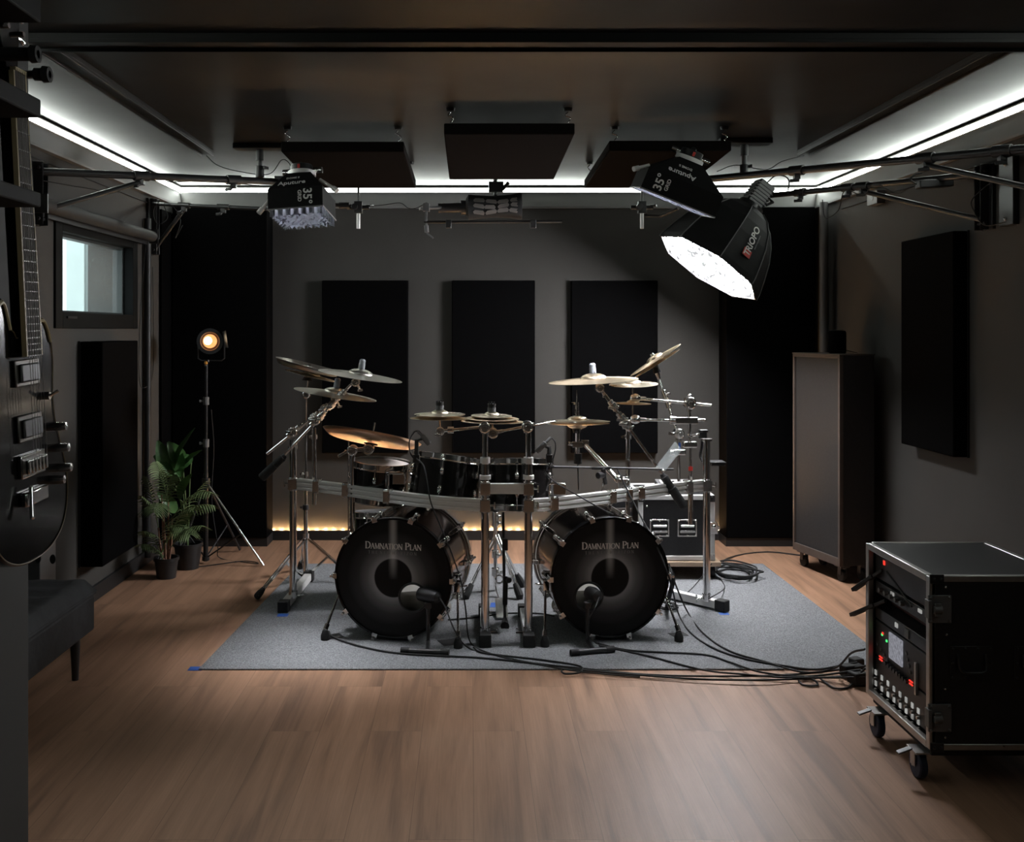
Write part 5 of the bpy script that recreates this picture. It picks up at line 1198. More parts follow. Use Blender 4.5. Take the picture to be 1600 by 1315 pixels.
tag(MB().tube(spline([(XL + .03, 6.27, 2.05), (XL + .03, 6.16, 1.6), (XL + .02, 6.17, 1.2), (XL + .03, 6.25, 1.13), (XL + .04, 6.38, 1.25), (XL + .03, 6.4, 1.9)], 8), .002, 6).build('blind_cord', m_rub), 'thin looping cord hanging beside the window below the blind', 'cord')
# shelves on the partition wall
for z_, zt_, l in ((1.985, 2.03, 'black wall shelf at the top left corner, topmost of three'), (1.832, 1.862, 'middle black wall shelf crossing in front of the guitar neck'), (1.688, 1.712, 'lowest black wall shelf crossing in front of the guitar neck')):
    t = thing('display_shelf', l, 'shelf', (-.76, .9, z_), group='black shelves on the near left wall')
    MB().bb(-.83, -.692, -.2, 1.60, z_, zt_).build('board', m_shelf, t, bevel=.003)
    MB().bb(-.83, -.815, -.2, 1.58, z_ - .0, zt_ + .05).build('back_rail', m_shelf, t)
# guitar
gx = -.775; gy = 1.715
Rg = Matrix.Rotation(math.radians(-2.4), 3, 'Y') @ Matrix.Rotation(math.radians(1.5), 3, 'X')
t = thing('electric_guitar', 'glossy black double-cutaway electric guitar hanging on the near left wall', 'guitar', (gx, gy, 1.50), Rg)
# local frame: x = out of the face, y = across (+y away from the camera), z = up; z=0 at the horns
right = [(.028, -.02), (.036, -.01), (.05, .0), (.066, .012), (.085, .012), (.100, -.004), (.112, -.03), (.116, -.065), (.112, -.10), (.108, -.13), (.110, -.165), (.122, -.20), (.140, -.24), (.152, -.28), (.152, -.32), (.138, -.358), (.11, -.386), (.07, -.403), (.03, -.41), (0, -.411)]
left = [(-y, z * 1.0 + (.03 if y > .05 and z > -.06 else 0)) for y, z in right]
sm = [V((a, b, 0)) for a, b in right]; sr = spline(sm, 4); sl = spline([V((a, b, 0)) for a, b in left], 4)
out = [(p.x, p.y) for p in sr] + [(p.x, p.y) for p in reversed(sl[:-1])]
Mg = Matrix(((0, 0, 1, 0), (1, 0, 0, 0), (0, 1, 0, 0), (0, 0, 0, 1)))
MB().prism(out, Mg, -.042, 0.0).build('body', m_gloss, t, True, bevel=.008, segs=3, angle=.5)
bd = MB(); ring_ = [V((.0012, a * .985, b * .985 - .003)) for a, b in out]; bd.tube(ring_, .0012, 6, closed=True); bd.build('binding', m_bind_d, t, True)
for sd_ in (1, -1):
    hp = [V((.002, sd_ * a_, b_ + (.03 if sd_ < 0 and a_ > .05 and b_ > -.06 else 0) - .004)) for a_, b_ in ((.05, -.004), (.066, .008), (.084, .008), (.097, -.006), (.107, -.03))]
    MB().tube(spline(hp, 4), .003, 6).build('horn_binding', m_bind, t, True)
MB().bb(-.012, .012, -.0215, .0215, -.05, .44).build('neck', m_gloss, t, True, bevel=.006)
fb = MB(); zs = (.432, -.055)
vs = [(.012, -.0215, zs[0]), (.012, .0215, zs[0]), (.012, .028, zs[1]), (.012, -.028, zs[1]), (.019, -.0215, zs[0]), (.019, .0215, zs[0]), (.019, .028, zs[1]), (.019, -.028, zs[1])]
fb.add(vs, [(0, 1, 2, 3), (7, 6, 5, 4), (0, 4, 5, 1), (1, 5, 6, 2), (2, 6, 7, 3), (3, 7, 4, 0)]); fbo = fb.build('fretboard', m_wood_n, t, True, smooth=False)
bn = MB(); bn.bar((.0155, -.0225, zs[0]), (.0155, -.0295, zs[1]), .0035, .0085, up=(1, 0, 0)); bn.bar((.0155, .0225, zs[0]), (.0155, .029, zs[1]), .0035, .0085, up=(1, 0, 0)); bn.build('neck_binding', m_bind, t, True)
for i in range(1, 25):
    z_ = zs[0] - .648 * (1 - 2 ** (-i / 12)); hw = .0215 + .0065 * (zs[0] - z_) / (zs[0] - zs[1])
    MB().bar((.0198, -hw, z_), (.0198, hw, z_), .0013, .0016).build('fret', m_fretwire, fbo, True)
MB().bb(.012, .022, -.021, .021, zs[0], zs[0] + .006).build('nut', m_bind, t, True)
hs = [(-.021, .435), (-.03, .47), (-.042, .50), (-.04, .60), (-.01, .62), (.035, .61), (.04, .52), (.03, .47), (.021, .435)]
MB().prism(hs, Mg, -.01, .006).build('headstock', m_gloss, t, True, bevel=.002)
for i in range(3):
    for s_ in (-1, 1): 
        k = MB(); z_ = .505 + i * .038; k.cyl((.006, s_ * .028, z_), (.018, s_ * .028, z_), .005, n=10); k.cyl((-.002, s_ * .04, z_), (-.002, s_ * .062, z_), .003, n=8); k.sphere((-.002, s_ * .066, z_), .009, 8, 6, (.6, 1, 1)); k.build('tuning_peg', m_chrome, t, True)
for z_ in (-.083, -.178):
    k = MB(); wf = [(-.044, -.0195, .044, -.0155), (-.044, .0155, .044, .0195)]
    k.bb(0, .006, -.046, .046, z_ - .023, z_ + .023); q = k.build('pickup', m_fretwire, t, True, bevel=.002)
    k = MB(); k.bb(.006, .012, -.036, .036, z_ - .016, z_ + .016); k.build('pickup_cover', m_blk, q, True, bevel=.003)
k = MB(); k.bb(0, .008, -.046, .046, -.262, -.222)
for i in range(6): k.bb(.008, .016, -.038 + i * .0135, -.028 + i * .0135, -.255, -.23)
k.build('bridge', m_chrome, t, True, bevel=.002)
k = MB(); k.bb(0, .012, -.044, .044, -.31, -.285); k.cyl((.014, -.03, -.275), (.02, -.045, -.33), .004); k.build('tailpiece', m_chrome, t, True, bevel=.003)
for (y_, z_) in ((.105, -.19), (.112, -.23), (.118, -.268), (.085, -.285)):
    MB().lathe([(0, 0), (.008, 0), (.0085, .004), (.0075, .024), (0, .025)], 16, Matrix.Translation((0, y_, z_)) @ Matrix.Rotation(PI / 2, 4, 'Y')).build('knob', m_chrome_r, t, True)
k = MB(); k.cyl((0, .07, -.13), (.012, .07, -.13), .007, n=12); k.cyl((.012, .07, -.13), (.026, .073, -.122), .0028, n=8); k.build('toggle_switch', m_chrome, t, True)
for i in range(6): 
    s0, s1 = -.017 + i * .0068, -.026 + i * .0104
    MB().tube([V((.023, s0, .435)), V((.020, s1, -.24))], .0004, 5).build('string', m_fretwire, t, True)
t = thing('guitar_hanger', 'wall hanger whose two rubber pegs hold the guitar headstock', 'hanger', (-.83, 1.70, 1.945))
MB().bb(-.83, -.815, 1.66, 1.74, 1.90, 2.0).build('plate', m_blkmetal, t, bevel=.003)
for y_, xe in ((1.635, -.712), (1.765, -.748)):
    k = MB(); zz_ = 1.945; k.tube([(-.818, 1.70, zz_), (-.79, y_, zz_), (xe, y_, zz_)], .007, 8); q = k.build('arm', m_blkmetal, t)
    k = MB().tube([(-.775, y_, zz_), (xe - .012, y_, zz_), (xe - .011, y_, zz_), (xe, y_, zz_)], [.0115, .0115, .0155, .014], 12); k.build('rubber_sleeve', m_rub, q)

# ------------------------------------------------------------------ lamp booms, softboxes
def boom_arm(label, plate, wallx, arm, brace, r=.019, clamps=()):
    """plate: (Y, z0, z1); arm: list of points; brace: (point on arm, z on plate)"""
    Y_, za, zb_ = plate; s_ = 1 if wallx < 0 else -1
    t = thing('lamp_boom_arm', label, 'boom arm', (wallx, Y_, (za + zb_) / 2), group='wall mounted lamp boom arms')
    k = MB(); k.bb(min(wallx, wallx + s_ * .018), max(wallx, wallx + s_ * .018), Y_ - .06, Y_ + .06, za, zb_); k.bb(min(wallx, wallx + s_ * .06), max(wallx, wallx + s_ * .06), Y_ - .03, Y_ - .024, za, zb_); k.bb(min(wallx, wallx + s_ * .06), max(wallx, wallx + s_ * .06), Y_ + .024, Y_ + .03, za, zb_)
    for zz_ in (za + .03, zb_ - .03): k.cyl((wallx + s_ * .04, Y_ - .04, zz_), (wallx + s_ * .04, Y_ + .04, zz_), .008, n=10)
    k.build('wall_plate', m_blkmetal, t, bevel=.003)
    MB().tube(arm, r, 16).build('pole', m_blkmetal, t)
    bp_, bz = brace
    MB().cyl(V((wallx + s_ * .04, Y_, bz)), bp_ - V((0, 0, r + .012)), .013, n=12).build('brace', m_blkmetal, t)
    d = (V(arm[-1]) - V(arm[0])).normalized()
    for c_ in [bp_] + list(clamps):
        k = MB(); k.cyl(c_ - d * .04, c_ + d * .04, r + .007, n=16); k.box(c_ - V((0, 0, r + .012)), (.03, .03, .03)); wing(k, c_ - V((0, 0, r + .02)), (-.5, -.7, -.4), 1.4); k.build('clamp', m_blk, t, bevel=.002)
    return t
a0, a1 = V((XL + .04, 4.72, 2.245)), P(437, 284, 5.55)
boom_arm('near left wall boom arm whose pole reaches over to the grid softbox', (4.72, 1.99, 2.29), XL, [a0, a1], (a0.lerp(a1, .38), 2.06), clamps=[a0.lerp(a1, .78)])
a2, a3 = V((XL + .04, 6.36, 2.30)), P(418, 326, 6.25)
boom_arm('far left wall boom arm in the corner beside the bass trap', (6.42, 1.98, 2.34), XL, [a2, a3], (a2.lerp(a3, .28), 2.02), r=.012, clamps=[a2.lerp(a3, .62)])
a4, a5 = V((XR - .075, 4.05, 2.245)), P(1092, 281, 5.6)
boom_arm('near right wall boom arm whose long pole reaches to the tilted grid softbox', (4.02, 1.98, 2.29), XR, [a4, a5], (a4.lerp(a5, .30), 2.03), clamps=[a4.lerp(a5, .66), a4.lerp(a5, .12)])
a6, a7 = V((XR - .06, 4.74, 2.235)), P(1196, 306, 6.05)
boom_arm('far right wall boom arm carrying the big octagonal softbox', (4.74, 1.97, 2.28), XR, [a6, a7], (a6.lerp(a7, .48), 2.02), r=.016, clamps=[a6.lerp(a7, .55), a6.lerp(a7, .8)])
# ceiling spigots
def spigot(label, p_low, r=.014):
    p_low = V(p_low); top = V((p_low.x, p_low.y, ZC)); t = thing('hanging_spigot', label, 'ceiling mount', p_low, group='ceiling mounts for lamp poles')
    k = MB(); k.bb(top.x - .14, top.x + .14, top.y - .05, top.y + .05, ZC - .028, ZC); k.build('plate', m_trimblk, t, bevel=.003)
    MB().cyl(top - V((0, 0, .02)), p_low + V((0, 0, .02)), r, n=12).build('rod', m_grey, t)
    k = MB(); k.cyl(p_low - V((0, 0, .03)), p_low + V((0, 0, .03)), .024, n=12); wing(k, p_low + V((0, 0, .02)), (1, -.3, 0), 1.3); k.build('socket', m_blk, t); k = MB(); k.cyl(top - V((0, 0, .09)), top - V((0, 0, .03)), .022, n=12); k.build('collar', m_blk, t)
spigot('ceiling mount holding the pole left of the left grid softbox', P(406, 268, 5.5)); spigot('ceiling mount holding the pole right of the tilted grid softbox', P(1163, 266, 5.35))
def grip(label, px, Y):
    t = thing('hanging_grip', label, 'clamp', P(px, 325, Y), group='grip heads on hanging spigots')
    MB().cyl(V((P(px, 300, Y).x, Y, ZC)), P(px, 318, Y), .008, n=10).build('rod', m_grey, t)
    k = MB(); p = P(px, 324, Y); k.box(p, (.05, .05, .075)); k.cyl(p - V((.07, 0, 0)), p + V((.07, 0, 0)), .014, n=12); k.cyl(p + V((-.02, -.05, 0)), p + V((-.02, .02, 0)), .02, n=12); wing(k, p + V((.05, 0, .01)), (1, -.4, 0), 1.3); k.build('grip', m_blkmetal, t, bevel=.004)
    MB().cyl(P(px, 333, Y), P(px, 357, Y), .012, n=12).build('spigot', m_alu, t)
    return t
g1 = grip('black grip head with short silver spigot right of the left grid softbox', 560, 6.2)
k = MB(); k.cyl(P(566, 324, 6.2), P(523, 320, 6.2), .012, n=10); k.cyl(P(546, 321, 6.18), P(530, 321, 6.18), .02, n=10); k.build('side_arm', m_blkmetal, g1)
g2 = grip('black grip head with short silver spigot under the tilted grid softbox', 1003, 6.2)
k = MB(); k.tube([P(1008, 337, 6.2), P(1032, 338, 6.15), P(1060, 325, 6.0)], .010, 10); k.build('side_arm', m_blkmetal, g2)
# octagonal softbox
n = V((-.575, -.08, -.81)).normalized(); c = P(1111, 411, 5.9); S = .335
Mo = (rot_to(n) @ Matrix.Rotation(.35, 3, 'Z')).to_4x4(); Mo.translation = c
t = thing('octagonal_softbox', 'large lit octagonal softbox tilted down over the right side of the kit', 'softbox', c)
prof = [(.075, -.40), (.12, -.392), (.18, -.35), (.235, -.28), (.28, -.19), (.312, -.09), (S, 0), (S + .004, .035), (S - .004, .035), (S - .004, 0), (.306, -.09), (.274, -.19), (.229, -.28), (.17, -.345), (.075, -.38)]
cover = MB().lathe(prof, 8, Mo).build('cover', mat('black_nylon', (.009, .009, .0095), .65, spec=.25, var=.25, vs=9, bump=.15, bs=14), t, smooth=False)
# quilted diffuser
nq = 22; vs = []; fs = []; idx = {}
def inoct(x, y):
    a = math.atan2(y, x) % (PI / 4); return math.hypot(x, y) * math.cos(a - PI / 8) <= (S - .006) * math.cos(PI / 8)
R_ = 9; NN = 48
for i in range(R_ + 1):
    for k_ in range(NN):
        a = 2 * PI * k_ / NN; am = a % (PI / 4); rr = (S - .006) * math.cos(PI / 8) / math.cos(am - PI / 8) * i / R_
        x_, y_ = rr * math.cos(a), rr * math.sin(a)
        vs.append((x_, y_, .012 + .012 * math.sin(x_ * 70) * math.sin(y_ * 70) + .014 * (1 - (rr / S) ** 2)))
for i in range(R_):
    for k_ in range(NN): fs.append((i * NN + k_, i * NN + (k_ + 1) % NN, (i + 1) * NN + (k_ + 1) % NN, (i + 1) * NN + k_))
MB().add(vs, fs, Mo).build('diffuser', m_soft, t)
for k_ in range(8):
    a = 2 * PI * k_ / 8; pts = [Mo @ V(((r + .004) * math.cos(a), (r + .004) * math.sin(a), z)) for r, z in prof[1:8]]
    MB().tube(pts, .0035, 6).build('rib', m_grey, t)
# lettering on the panel that faces the camera
best = None
for k_ in range(8):
    a = 2 * PI * (k_ + .5) / 8; nv = (Mo.to_3x3() @ V((math.cos(a), math.sin(a), .4))).normalized(); sc_ = nv.dot((V((0, 0, CH)) - c).normalized()) + .35 * nv.x
    if best is None or sc_ > best[0]: best = (sc_, a)
a = best[1]; ca = math.cos(PI / 8)
f0 = Mo @ V((.325 * ca * math.cos(a), .325 * ca * math.sin(a), -.05)); f1 = Mo @ V((.24 * ca * math.cos(a), .24 * ca * math.sin(a), -.27))
ux = (f1 - f0).normalized(); tg = (Mo.to_3x3() @ V((-math.sin(a), math.cos(a), 0))).normalized()
if ux.cross(tg).dot(V((0, 0, CH)) - c) < 0: tg = -tg
nz = ux.cross(tg); o_ = f0.lerp(f1, .5) + nz * .017
lt = MB(); vs, fs = text_geo('RIOPO', .058); lt.add(vs, fs, MX(o_ + ux * .018, ux, tg)); lt.build('lettering', m_print, cover, smooth=False)
lt = MB(); lt.add(*text_geo('T', .058), MX(o_ - ux * .082, ux, tg)); lt.build('lettering', m_print, cover, smooth=False)
MB().add([(-.024, -.028, 0), (.024, -.028, 0), (.024, .028, 0), (-.024, .028, 0), (-.024, -.028, -.002), (.024, -.028, -.002), (.024, .028, -.002), (-.024, .028, -.002)], [(0, 1, 2, 3), (7, 6, 5, 4), (0, 4, 5, 1), (1, 5, 6, 2), (2, 6, 7, 3), (3, 7, 4, 0)], MX(o_ - ux * .082 - nz * .001, ux, tg)).build('red_logo_block', m_red, cover, smooth=False)
ln = MB(); ln.add(*text_geo('PHOTO EQUIPMENT', .011), MX(o_ + ux * .02 - tg * .036, ux, tg)); ln.build('lettering', m_print_d, cover, smooth=False)
b0 = c - n * .385; t = thing('studio_lamp', 'black studio lamp body behind the octagonal softbox', 'lamp', b0)
k = MB(); k.cyl(b0, b0 - n * .045, .085, .08, n=20); k.build('speed_ring', m_blkmetal, t)
k = MB(); u_, w_ = frame(n); Rm = Matrix((u_, w_, n)).transposed(); k.box(b0 - n * .12, (.11, .11, .16), Rm); k.build('body', m_blkmetal, t, bevel=.01)
k = MB()
for i in range(6): k.box(b0 - n * (.07 + i * .02), (.118, .118, .006), Rm)
k.build('cooling_fins', m_blk, t)
k = MB(); k.tube([b0 - n * .1 + w_ * .075, b0 - n * .14 + w_ * .1, a7], .009, 8); k.box(a7, (.05, .05, .06)); k.build('yoke', m_blkmetal, t, bevel=.003)
MB().tube(spline([b0 - n * .2, b0 - n * .23 + V((.05, 0, .03)), P(1232, 280, 5.8), P(1230, 305, 5.8)], 6), .004, 6).build('power_cord', m_rub, t)
# grid softboxes
def gridbox(label, c, nrm, yaw, W, D, Hs, Hp, mat_p, txt, gridh=.05, up_side=False, lamp_label='', rods=(), hold=None):
    """opening centre c, facing nrm; skirt height Hs, pyramid height Hp; lettering on the side towards the camera"""
    n = V(nrm).normalized(); cam = (V((0, 0, CH)) - c).normalized()
    tx = V((1, 0, 0)) - n * n.x; tx.normalize(); tx = Quaternion(n, yaw) @ tx; ty = n.cross(tx)
    M_ = Matrix((tx, ty, n)).transposed().to_4x4(); M_.translation = c
    if ty.dot(cam) > 0: sgn = 1
    else: sgn = -1
    t = thing('grid_softbox', label, 'softbox', c, group='rectangular grid softboxes')
    w, d = W / 2, D / 2; w2, d2 = .06, .06
    def fr_(hw, hd, z): return [(-hw, -hd, z), (hw, -hd, z), (hw, hd, z), (-hw, hd, z)]
    vs = fr_(w, d, 0) + fr_(w, d, -Hs) + fr_(w2, d2, -Hs - Hp) + fr_(w - .004, d - .004, 0) + fr_(w - .004, d - .004, -Hs + .003) + fr_(w2 - .004, d2 - .004, -Hs - Hp + .004)
    fs = []
    for a_, b_ in ((0, 4), (4, 8), (12, 16), (16, 20)):
        for k_ in range(4): fs.append((a_ + k_, a_ + (k_ + 1) % 4, b_ + (k_ + 1) % 4, b_ + k_))
    for k_ in range(4): fs.append((k_, (k_ + 1) % 4, 12 + (k_ + 1) % 4, 12 + k_))
    fs.append((8, 9, 10, 11)); fs.append((20, 21, 22, 23))
    cv = MB().add(vs, fs, M_).build('cover', mat('softbox_black_fabric', (.006, .006, .0062), .75, var=.2, vs=20, spec=.15) if 'softbox_black_fabric' not in bpy.data.materials else bpy.data.materials['softbox_black_fabric'], t, smooth=False)
    pz = -Hs * .5
    MB(M_).box((0, 0, pz), (W - .012, D - .012, .002)).build('diffuser', mat_p, t)
    g = MB(M_); ng = 7; hw_ = w - .007; hd_ = d - .007
    for sg_ in (1, -1):                       # diagonal fabric walls, each hanging a little differently
        for i in range(-ng, ng + 1):
            o_ = i * (W + D) / 2 / ng
            xs0, xs1 = max(-hw_, o_ - hd_), min(hw_, o_ + hd_)
            if xs1 - xs0 < .02: continue
            st = 6
            for j in range(st):
                xa, xb = xs0 + (xs1 - xs0) * j / st, xs0 + (xs1 - xs0) * (j + 1) / st
                za, zb2 = gridh * (1 if j % 2 == 0 else .62), gridh * (.62 if j % 2 == 0 else 1)
                ya, yb = (o_ - xa) * sg_, (o_ - xb) * sg_
                vs_ = [(xa, ya, pz + .004), (xb, yb, pz + .004), (xb, yb, zb2), (xa, ya, za)]
                g.add(vs_ + [(x_ + .0012, y_ + .0012, z_) for x_, y_, z_ in vs_], [(0, 1, 2, 3), (7, 6, 5, 4), (0, 4, 5, 1), (1, 5, 6, 2), (2, 6, 7, 3), (3, 7, 4, 0)])
    g.build('egg_crate_grid', m_gridcloth, t, smooth=False)
    MB(M_).tube([V(p) for p in fr_(w, d, 0)], .004, 6, closed=True).build('front_hem', m_grey, t)
    for sx in (-1, 1):
        for sy in (-1, 1):
            k = MB(M_); k.cyl((sx * w2, sy * d2, -Hs - Hp + .01), (sx * (w * .55), sy * (d * .55), -Hs - Hp * .42), .006, n=8); k.build('rod_clip', m_alu, t)
    for pa, pb in rods: 
        k = MB(); d_ = (pb - pa).normalized(); k.cyl(pa, pb, .009, n=10); k.cyl(pa, pa + d_ * .03, .013, n=10); k.build('rod_clip', m_alu, t)
    k = MB(M_); k.cyl((0, 0, -Hs - Hp), (0, 0, -Hs - Hp - .02), .07, n=18); k.build('speed_ring', m_alu, t)
    # side lettering frames
    def side(z0, h0, z1, h1, q, off=.003):
        p0 = M_ @ V((0, sgn * h0, z0)); p1 = M_ @ V((0, sgn * h1, z1)); upv = (p1 - p0).normalized(); xv = M_.to_3x3() @ V((1, 0, 0))
        nn = xv.cross(upv)
        if nn.dot(cam) < 0: xv = -xv; nn = -nn
        return p0.lerp(p1, q) + nn * off, xv, upv, nn
    for (s, size, part, q, dx, rot, m_) in txt:
        o, xv, upv, nn = side(0, d, -Hs, d, q) if part == 'skirt' else side(-Hs, d, -Hs - Hp, d2, q)
        ang = math.radians(rot); xa = xv * math.cos(ang) + upv * math.sin(ang); ya = -xv * math.sin(ang) + upv * math.cos(ang)
        k = MB(); k.add(*text_geo(s, size), MX(o + xv * dx, xa, ya)); k.build('lettering', m_, cv, smooth=False)
    k2 = thing('studio_lamp', lamp_label, 'lamp', M_ @ V((0, 0, -Hs - Hp - .03)), group='lamps behind the grid softboxes')
    kk = MB(M_); kk.cyl((0, 0, -Hs - Hp - .02), (0, 0, -Hs - Hp - .055), .055, n=20); kk.build('body', m_blkmetal, k2, bevel=.004)
    kk = MB(M_); kk.cyl((-.10, .02 * -sgn, -Hs - Hp - .032), (.10, .02 * -sgn, -Hs - Hp - .032), .016, n=14); kk.build('handle_tube', m_chrome_r, k2)
    MB(M_).box((0, sgn * .055, -Hs - Hp - .036), (.012, .006, .02)).build('red_tab', m_red, k2)
    if hold is not None:
        k = MB(); e0 = M_ @ V((0, 0, -Hs - Hp - .06)); k.tube([hold, hold.lerp(e0, .5) + V((0, 0, -.01)), e0], .014, 10); k.box(hold, (.05, .05, .06)); k.build('holding_arm', m_blkmetal, k2, bevel=.002)
    return t, M_
TX = [('Aputure', .040, 'pyr', .30, -.02, 3, m_white), ('DOME II', .018, 'pyr', .62, -.02, 3, m_print), ('35°', .059, 'skirt', .52, .060, -90, m_white), ('GRID', .025, 'skirt', .56, .022, -90, m_print)]
cL = P(473, 336, 4.90)
gridbox('black grid softbox at upper left hanging above the left cymbals', cL, (.05, -.16, -1), .10, .27, .27, .102, .097, m_panel, TX, .035, lamp_label='black lamp body on top of the left grid softbox', rods=((P(404, 333, 4.78), P(441, 288, 4.84)), (P(527, 298, 4.78), P(500, 281, 4.84))), hold=P(437, 284, 5.55))
cR = P(1049, 315, 4.90)
TX2 = [('Aputure', .042, 'pyr', .26, -.03, 180, m_white), ('DOME II', .019, 'pyr', .60, -.02, 180, m_print), ('35°', .059, 'skirt', .55, -.117, 90, m_white), ('GRID', .025, 'skirt', .55, -.077, 90, m_print)]
gridbox('black grid softbox tilted to the left above the octagonal softbox', cR, (-.37, .14, -.92), .0, .387, .306, .103, .108, m_panel2, TX2, .0, lamp_label='black lamp body on top of the right grid softbox', rods=((P(990, 264, 4.76), P(1014, 258, 4.80)), (P(1075, 291, 4.75), P(1062, 272, 4.78))), hold=P(1092, 281, 5.6))
# black lantern light with pale printed pattern
t = thing('lantern_light', 'black horizontal lantern with pale crackle print hanging in the middle of the back wall', 'lamp', P(775, 323, 6.1))
a, b_ = P(728, 324, 6.1), P(815, 322, 6.1); ax = (b_ - a).normalized(); Mn = rot_to(ax).to_4x4(); Mn.translation = a; L = (b_ - a).length
lb = MB().lathe([(0, 0), (.05, 0), (.078, .015), (.07, L * .3), (.066, L * .5), (.072, L * .8), (.083, L - .01), (.08, L), (0, L)], 28, Mn).build('cover', m_felt, t)
Mi = Mn.inverted()
for row, zz_ in ((0, .028), (1, -.004), (2, -.036)):
    for i in range(4):
        k = MB(); s0 = .04 + L * .22 * i + random.uniform(0, .012); s1 = s0 + L * .19
        ring2 = []
        for (s_, dz) in ((s0 + .006, .012), (s1 - .01, .013), (s1, .0), (s1 - .006, -.012), (s0, -.011), (s0 - .006, .0)):
            zc_ = zz_ + dz + .008 * math.sin(s_ * 24 + row); r_ = .0745 + .008 * abs(s_ / L - .5); yy = -math.sqrt(max(1e-5, r_ ** 2 - zc_ ** 2)); ring2.append(a + ax * s_ + V((0, yy, zc_)))
        k.add(ring2 + [p + V((0, -.0015, 0)) for p in ring2], [(0, 1, 2, 3, 4, 5), (11, 10, 9, 8, 7, 6)] + [(j, (j + 1) % 6, 6 + (j + 1) % 6, 6 + j) for j in range(6)]); k.build('print_patch', m_skull, lb, smooth=False)
k = MB(); k.cyl(a - ax * .17, a - ax * .02, .03, n=16); k.cyl(a - ax * .03, a + ax * .003, .045, n=16); k.build('lamp_head', m_blkmetal, t)
k = MB(); k.cyl(P(774, 306, 6.1), V((P(774, 300, 6.1).x, 6.1, ZC)), .012, n=10); k.box(P(775, 292, 6.1), (.09, .06, .06)); k.bar(P(785, 296, 6.08), P(795, 285, 6.06), .014, .02); k.build('mount', m_blkmetal, t, bevel=.004)
t = thing('hanging_bar', 'thin black bar with two small clamps hanging under the lantern', 'bar', P(770, 347, 6.05))
MB().cyl(P(662, 347, 6.05), P(878, 346, 6.05), .0085, n=10).build('rod', m_blkmetal, t)
for x_ in (701, 833): MB().box(P(x_, 350, 6.05), (.035, .04, .05)).build('clamp', m_blk, t, bevel=.003)
k = MB(); k.cyl(P(666, 316, 6.05), P(666, 352, 6.05), .008, n=10); k.box(P(666, 324, 6.05), (.04, .05, .05)); k.cyl(P(666, 352, 6.05), P(667, 363, 6.05), .014, n=10); k.bar(P(667, 364, 6.05), P(677, 372, 6.03), .008, .01); wing(k, P(666, 328, 6.05), (-1, -.3, .2), 1.3); k.cyl(P(666, 325, 6.05), P(690, 324, 6.08), .01, n=10); k.build('bracket', m_grey, t, bevel=.002)
# small pieces on the right beam
t = thing('power_brick', 'black power supply brick hanging under the far right boom pole', 'power supply', P(1460, 287, 4.95))
MB().box(P(1460, 287, 4.95), (.17, .06, .04), Matrix.Rotation(-.06, 3, 'Y')).build('body', m_blk, t, bevel=.006)
MB().tube(spline([P(1432, 288, 4.95), P(1423, 280, 4.95), P(1430, 272, 4.95), P(1440, 270, 4.95)], 6), .004, 6).build('strap', m_rub, t)
t = thing('junction_box', 'small grey junction box on the right wall near the corner', 'junction box', (XR - .03, 6.1, 2.28))
MB().bb(XR - .05, XR, 5.93, 6.08, 2.25, 2.33).build('body', m_grey, t, bevel=.003)
MB().cyl((XR - .052, 6.0, 2.29), (XR - .045, 6.0, 2.29), .014).build('socket', m_blk, t)
t = thing('mounting_plate', 'dark second wall plate beside the far right boom arm plate', 'wall mount', (XR, 4.45, 2.1))
MB().bb(XR - .03, XR, 4.48, 4.60, 1.97, 2.28).build('plate', m_blkmetal, t, bevel=.003)
for zz_ in (2.0, 2.25): MB().sphere((XR - .032, 4.54, zz_), .01, 8, 6).build('bolt', m_chrome_r, t)
# wires up high
def wire(label, pts, r=.0025): tag(MB().tube(spline(pts, 8), r, 6).build('wire', m_rub), label, 'wire', 'thin wires along the lamp booms')
wire('thin wire sagging along the near left boom pole', [V((XL + .05, 4.70, 2.2)), P(130, 293, 4.9), P(180, 299, 5.0), P(222, 281, 5.1), P(260, 284, 5.2), P(330, 283, 5.35), P(405, 290, 5.5)])
wire('thin wire from the end of the left ceiling rail to the pole', [V((-1.51, 5.68, ZC - .03)), P(340, 258, 5.6), P(375, 268, 5.5), P(420, 272, 5.5), P(440, 250, 5.5), P(452, 255, 5.5), P(455, 268, 5.52)])
wire('thin wire tangle hanging beside the far left boom plate', [P(250, 312, 6.35), P(240, 330, 6.33), P(246, 350, 6.3), P(262, 340, 6.3), P(256, 318, 6.3), P(270, 322, 6.3), P(282, 345, 6.3), P(274, 372, 6.35), P(285, 352, 6.35)])
wire('thin wire from the right ceiling rail down to the near right pole', [V((1.91, 5.68, ZC - .03)), P(1222, 252, 5.6), P(1196, 265, 5.5), P(1150, 258, 5.5), P(1120, 268, 5.55)])
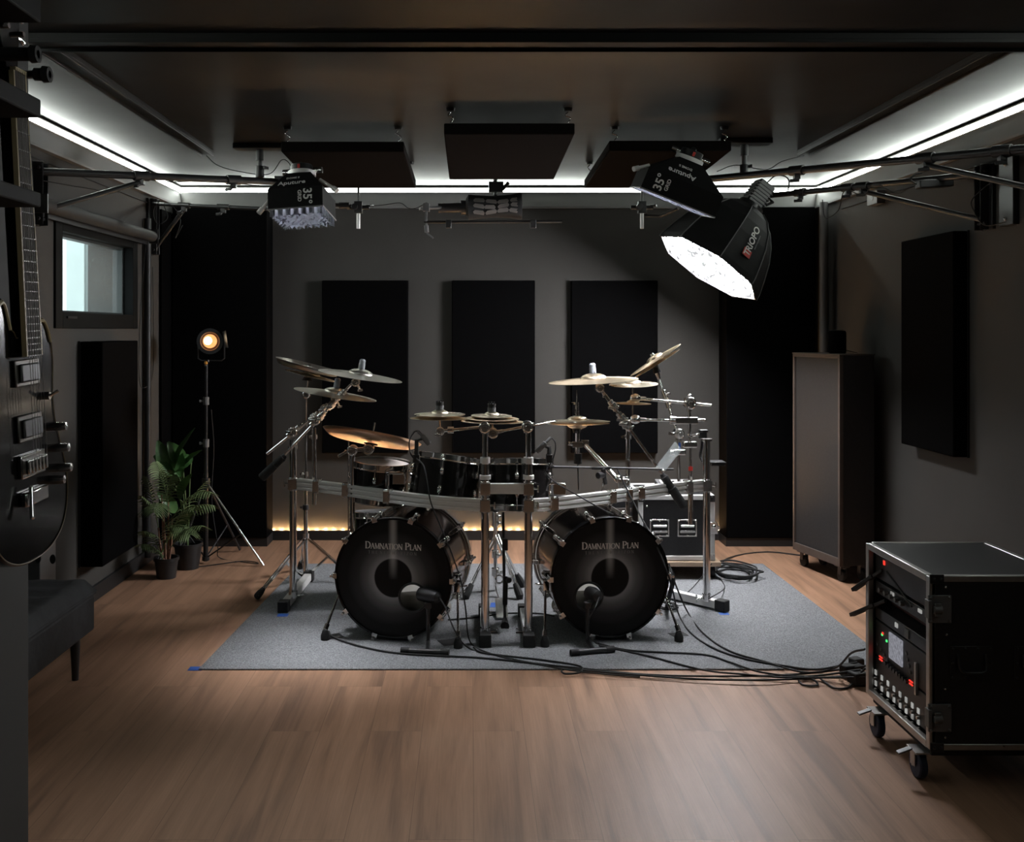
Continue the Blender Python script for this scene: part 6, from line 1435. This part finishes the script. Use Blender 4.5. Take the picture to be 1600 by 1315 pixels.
wire('thin wire drooping in loops under the far right boom pole', [P(1285, 312, 5.6), P(1290, 340, 5.6), P(1310, 328, 5.5), P(1320, 298, 5.4), P(1350, 305, 5.3), P(1365, 285, 5.2), P(1400, 302, 5.1), P(1425, 292, 5.0), P(1480, 278, 4.9), P(1530, 275, 4.75)])
wire('thin zigzag wire between the left grip head and the accessory bar', [P(575, 322, 6.2), P(600, 320, 6.2), P(625, 317, 6.15), P(638, 325, 6.12), P(650, 325, 6.1), P(664, 318, 6.06)])
wire('thin wire hanging beside the right wall mounting plate', [V((XR - .03, 4.62, 2.2)), P(1520, 310, 4.72), P(1522, 330, 4.7), P(1540, 352, 4.66), V((XR - .02, 4.5, 1.99))])
wire('long dark wire running along the top of the right wall', [V((XR - .006, 2.4, 2.28)), V((XR - .006, 4.2, 2.29)), V((XR - .006, 6.6, 2.30))], .004)
wire('long dark wire running along the top of the left wall', [V((XL + .006, 2.4, 2.30)), V((XL + .006, 4.2, 2.31)), V((XL + .006, 6.6, 2.31))], .004)

# ------------------------------------------------------------------ world, camera, render look
wd = bpy.data.worlds.new('sky'); SC.world = wd; wd.use_nodes = True
N = wd.node_tree.nodes; bg = N['Background']; bg.inputs['Color'].default_value = (.80, .95, .97, 1); bg.inputs['Strength'].default_value = 4.5
cam = bpy.data.cameras.new('camera'); co = bpy.data.objects.new('camera', cam); COL.objects.link(co)
cam.sensor_fit = 'HORIZONTAL'; cam.sensor_width = 36; cam.lens = 36 * FPX / 1600
cam.shift_x = (800 - CX) / 1600; cam.shift_y = -(657.5 - CY) / 1600; cam.clip_start = .05
co.location = (0, 0, CH); co.rotation_euler = (PI / 2, 0, 0)
SC.camera = co
SC.view_settings.view_transform = 'Standard'; SC.view_settings.look = 'None'; SC.view_settings.gamma = 1; SC.view_settings.exposure = 0
SC.view_settings.use_curve_mapping = False
cy = SC.cycles; cy.use_denoising = True; cy.max_bounces = 8; cy.diffuse_bounces = 5; cy.glossy_bounces = 4; cy.transparent_max_bounces = 8; cy.sample_clamp_indirect = 4; cy.caustics_reflective = False; cy.caustics_refractive = False
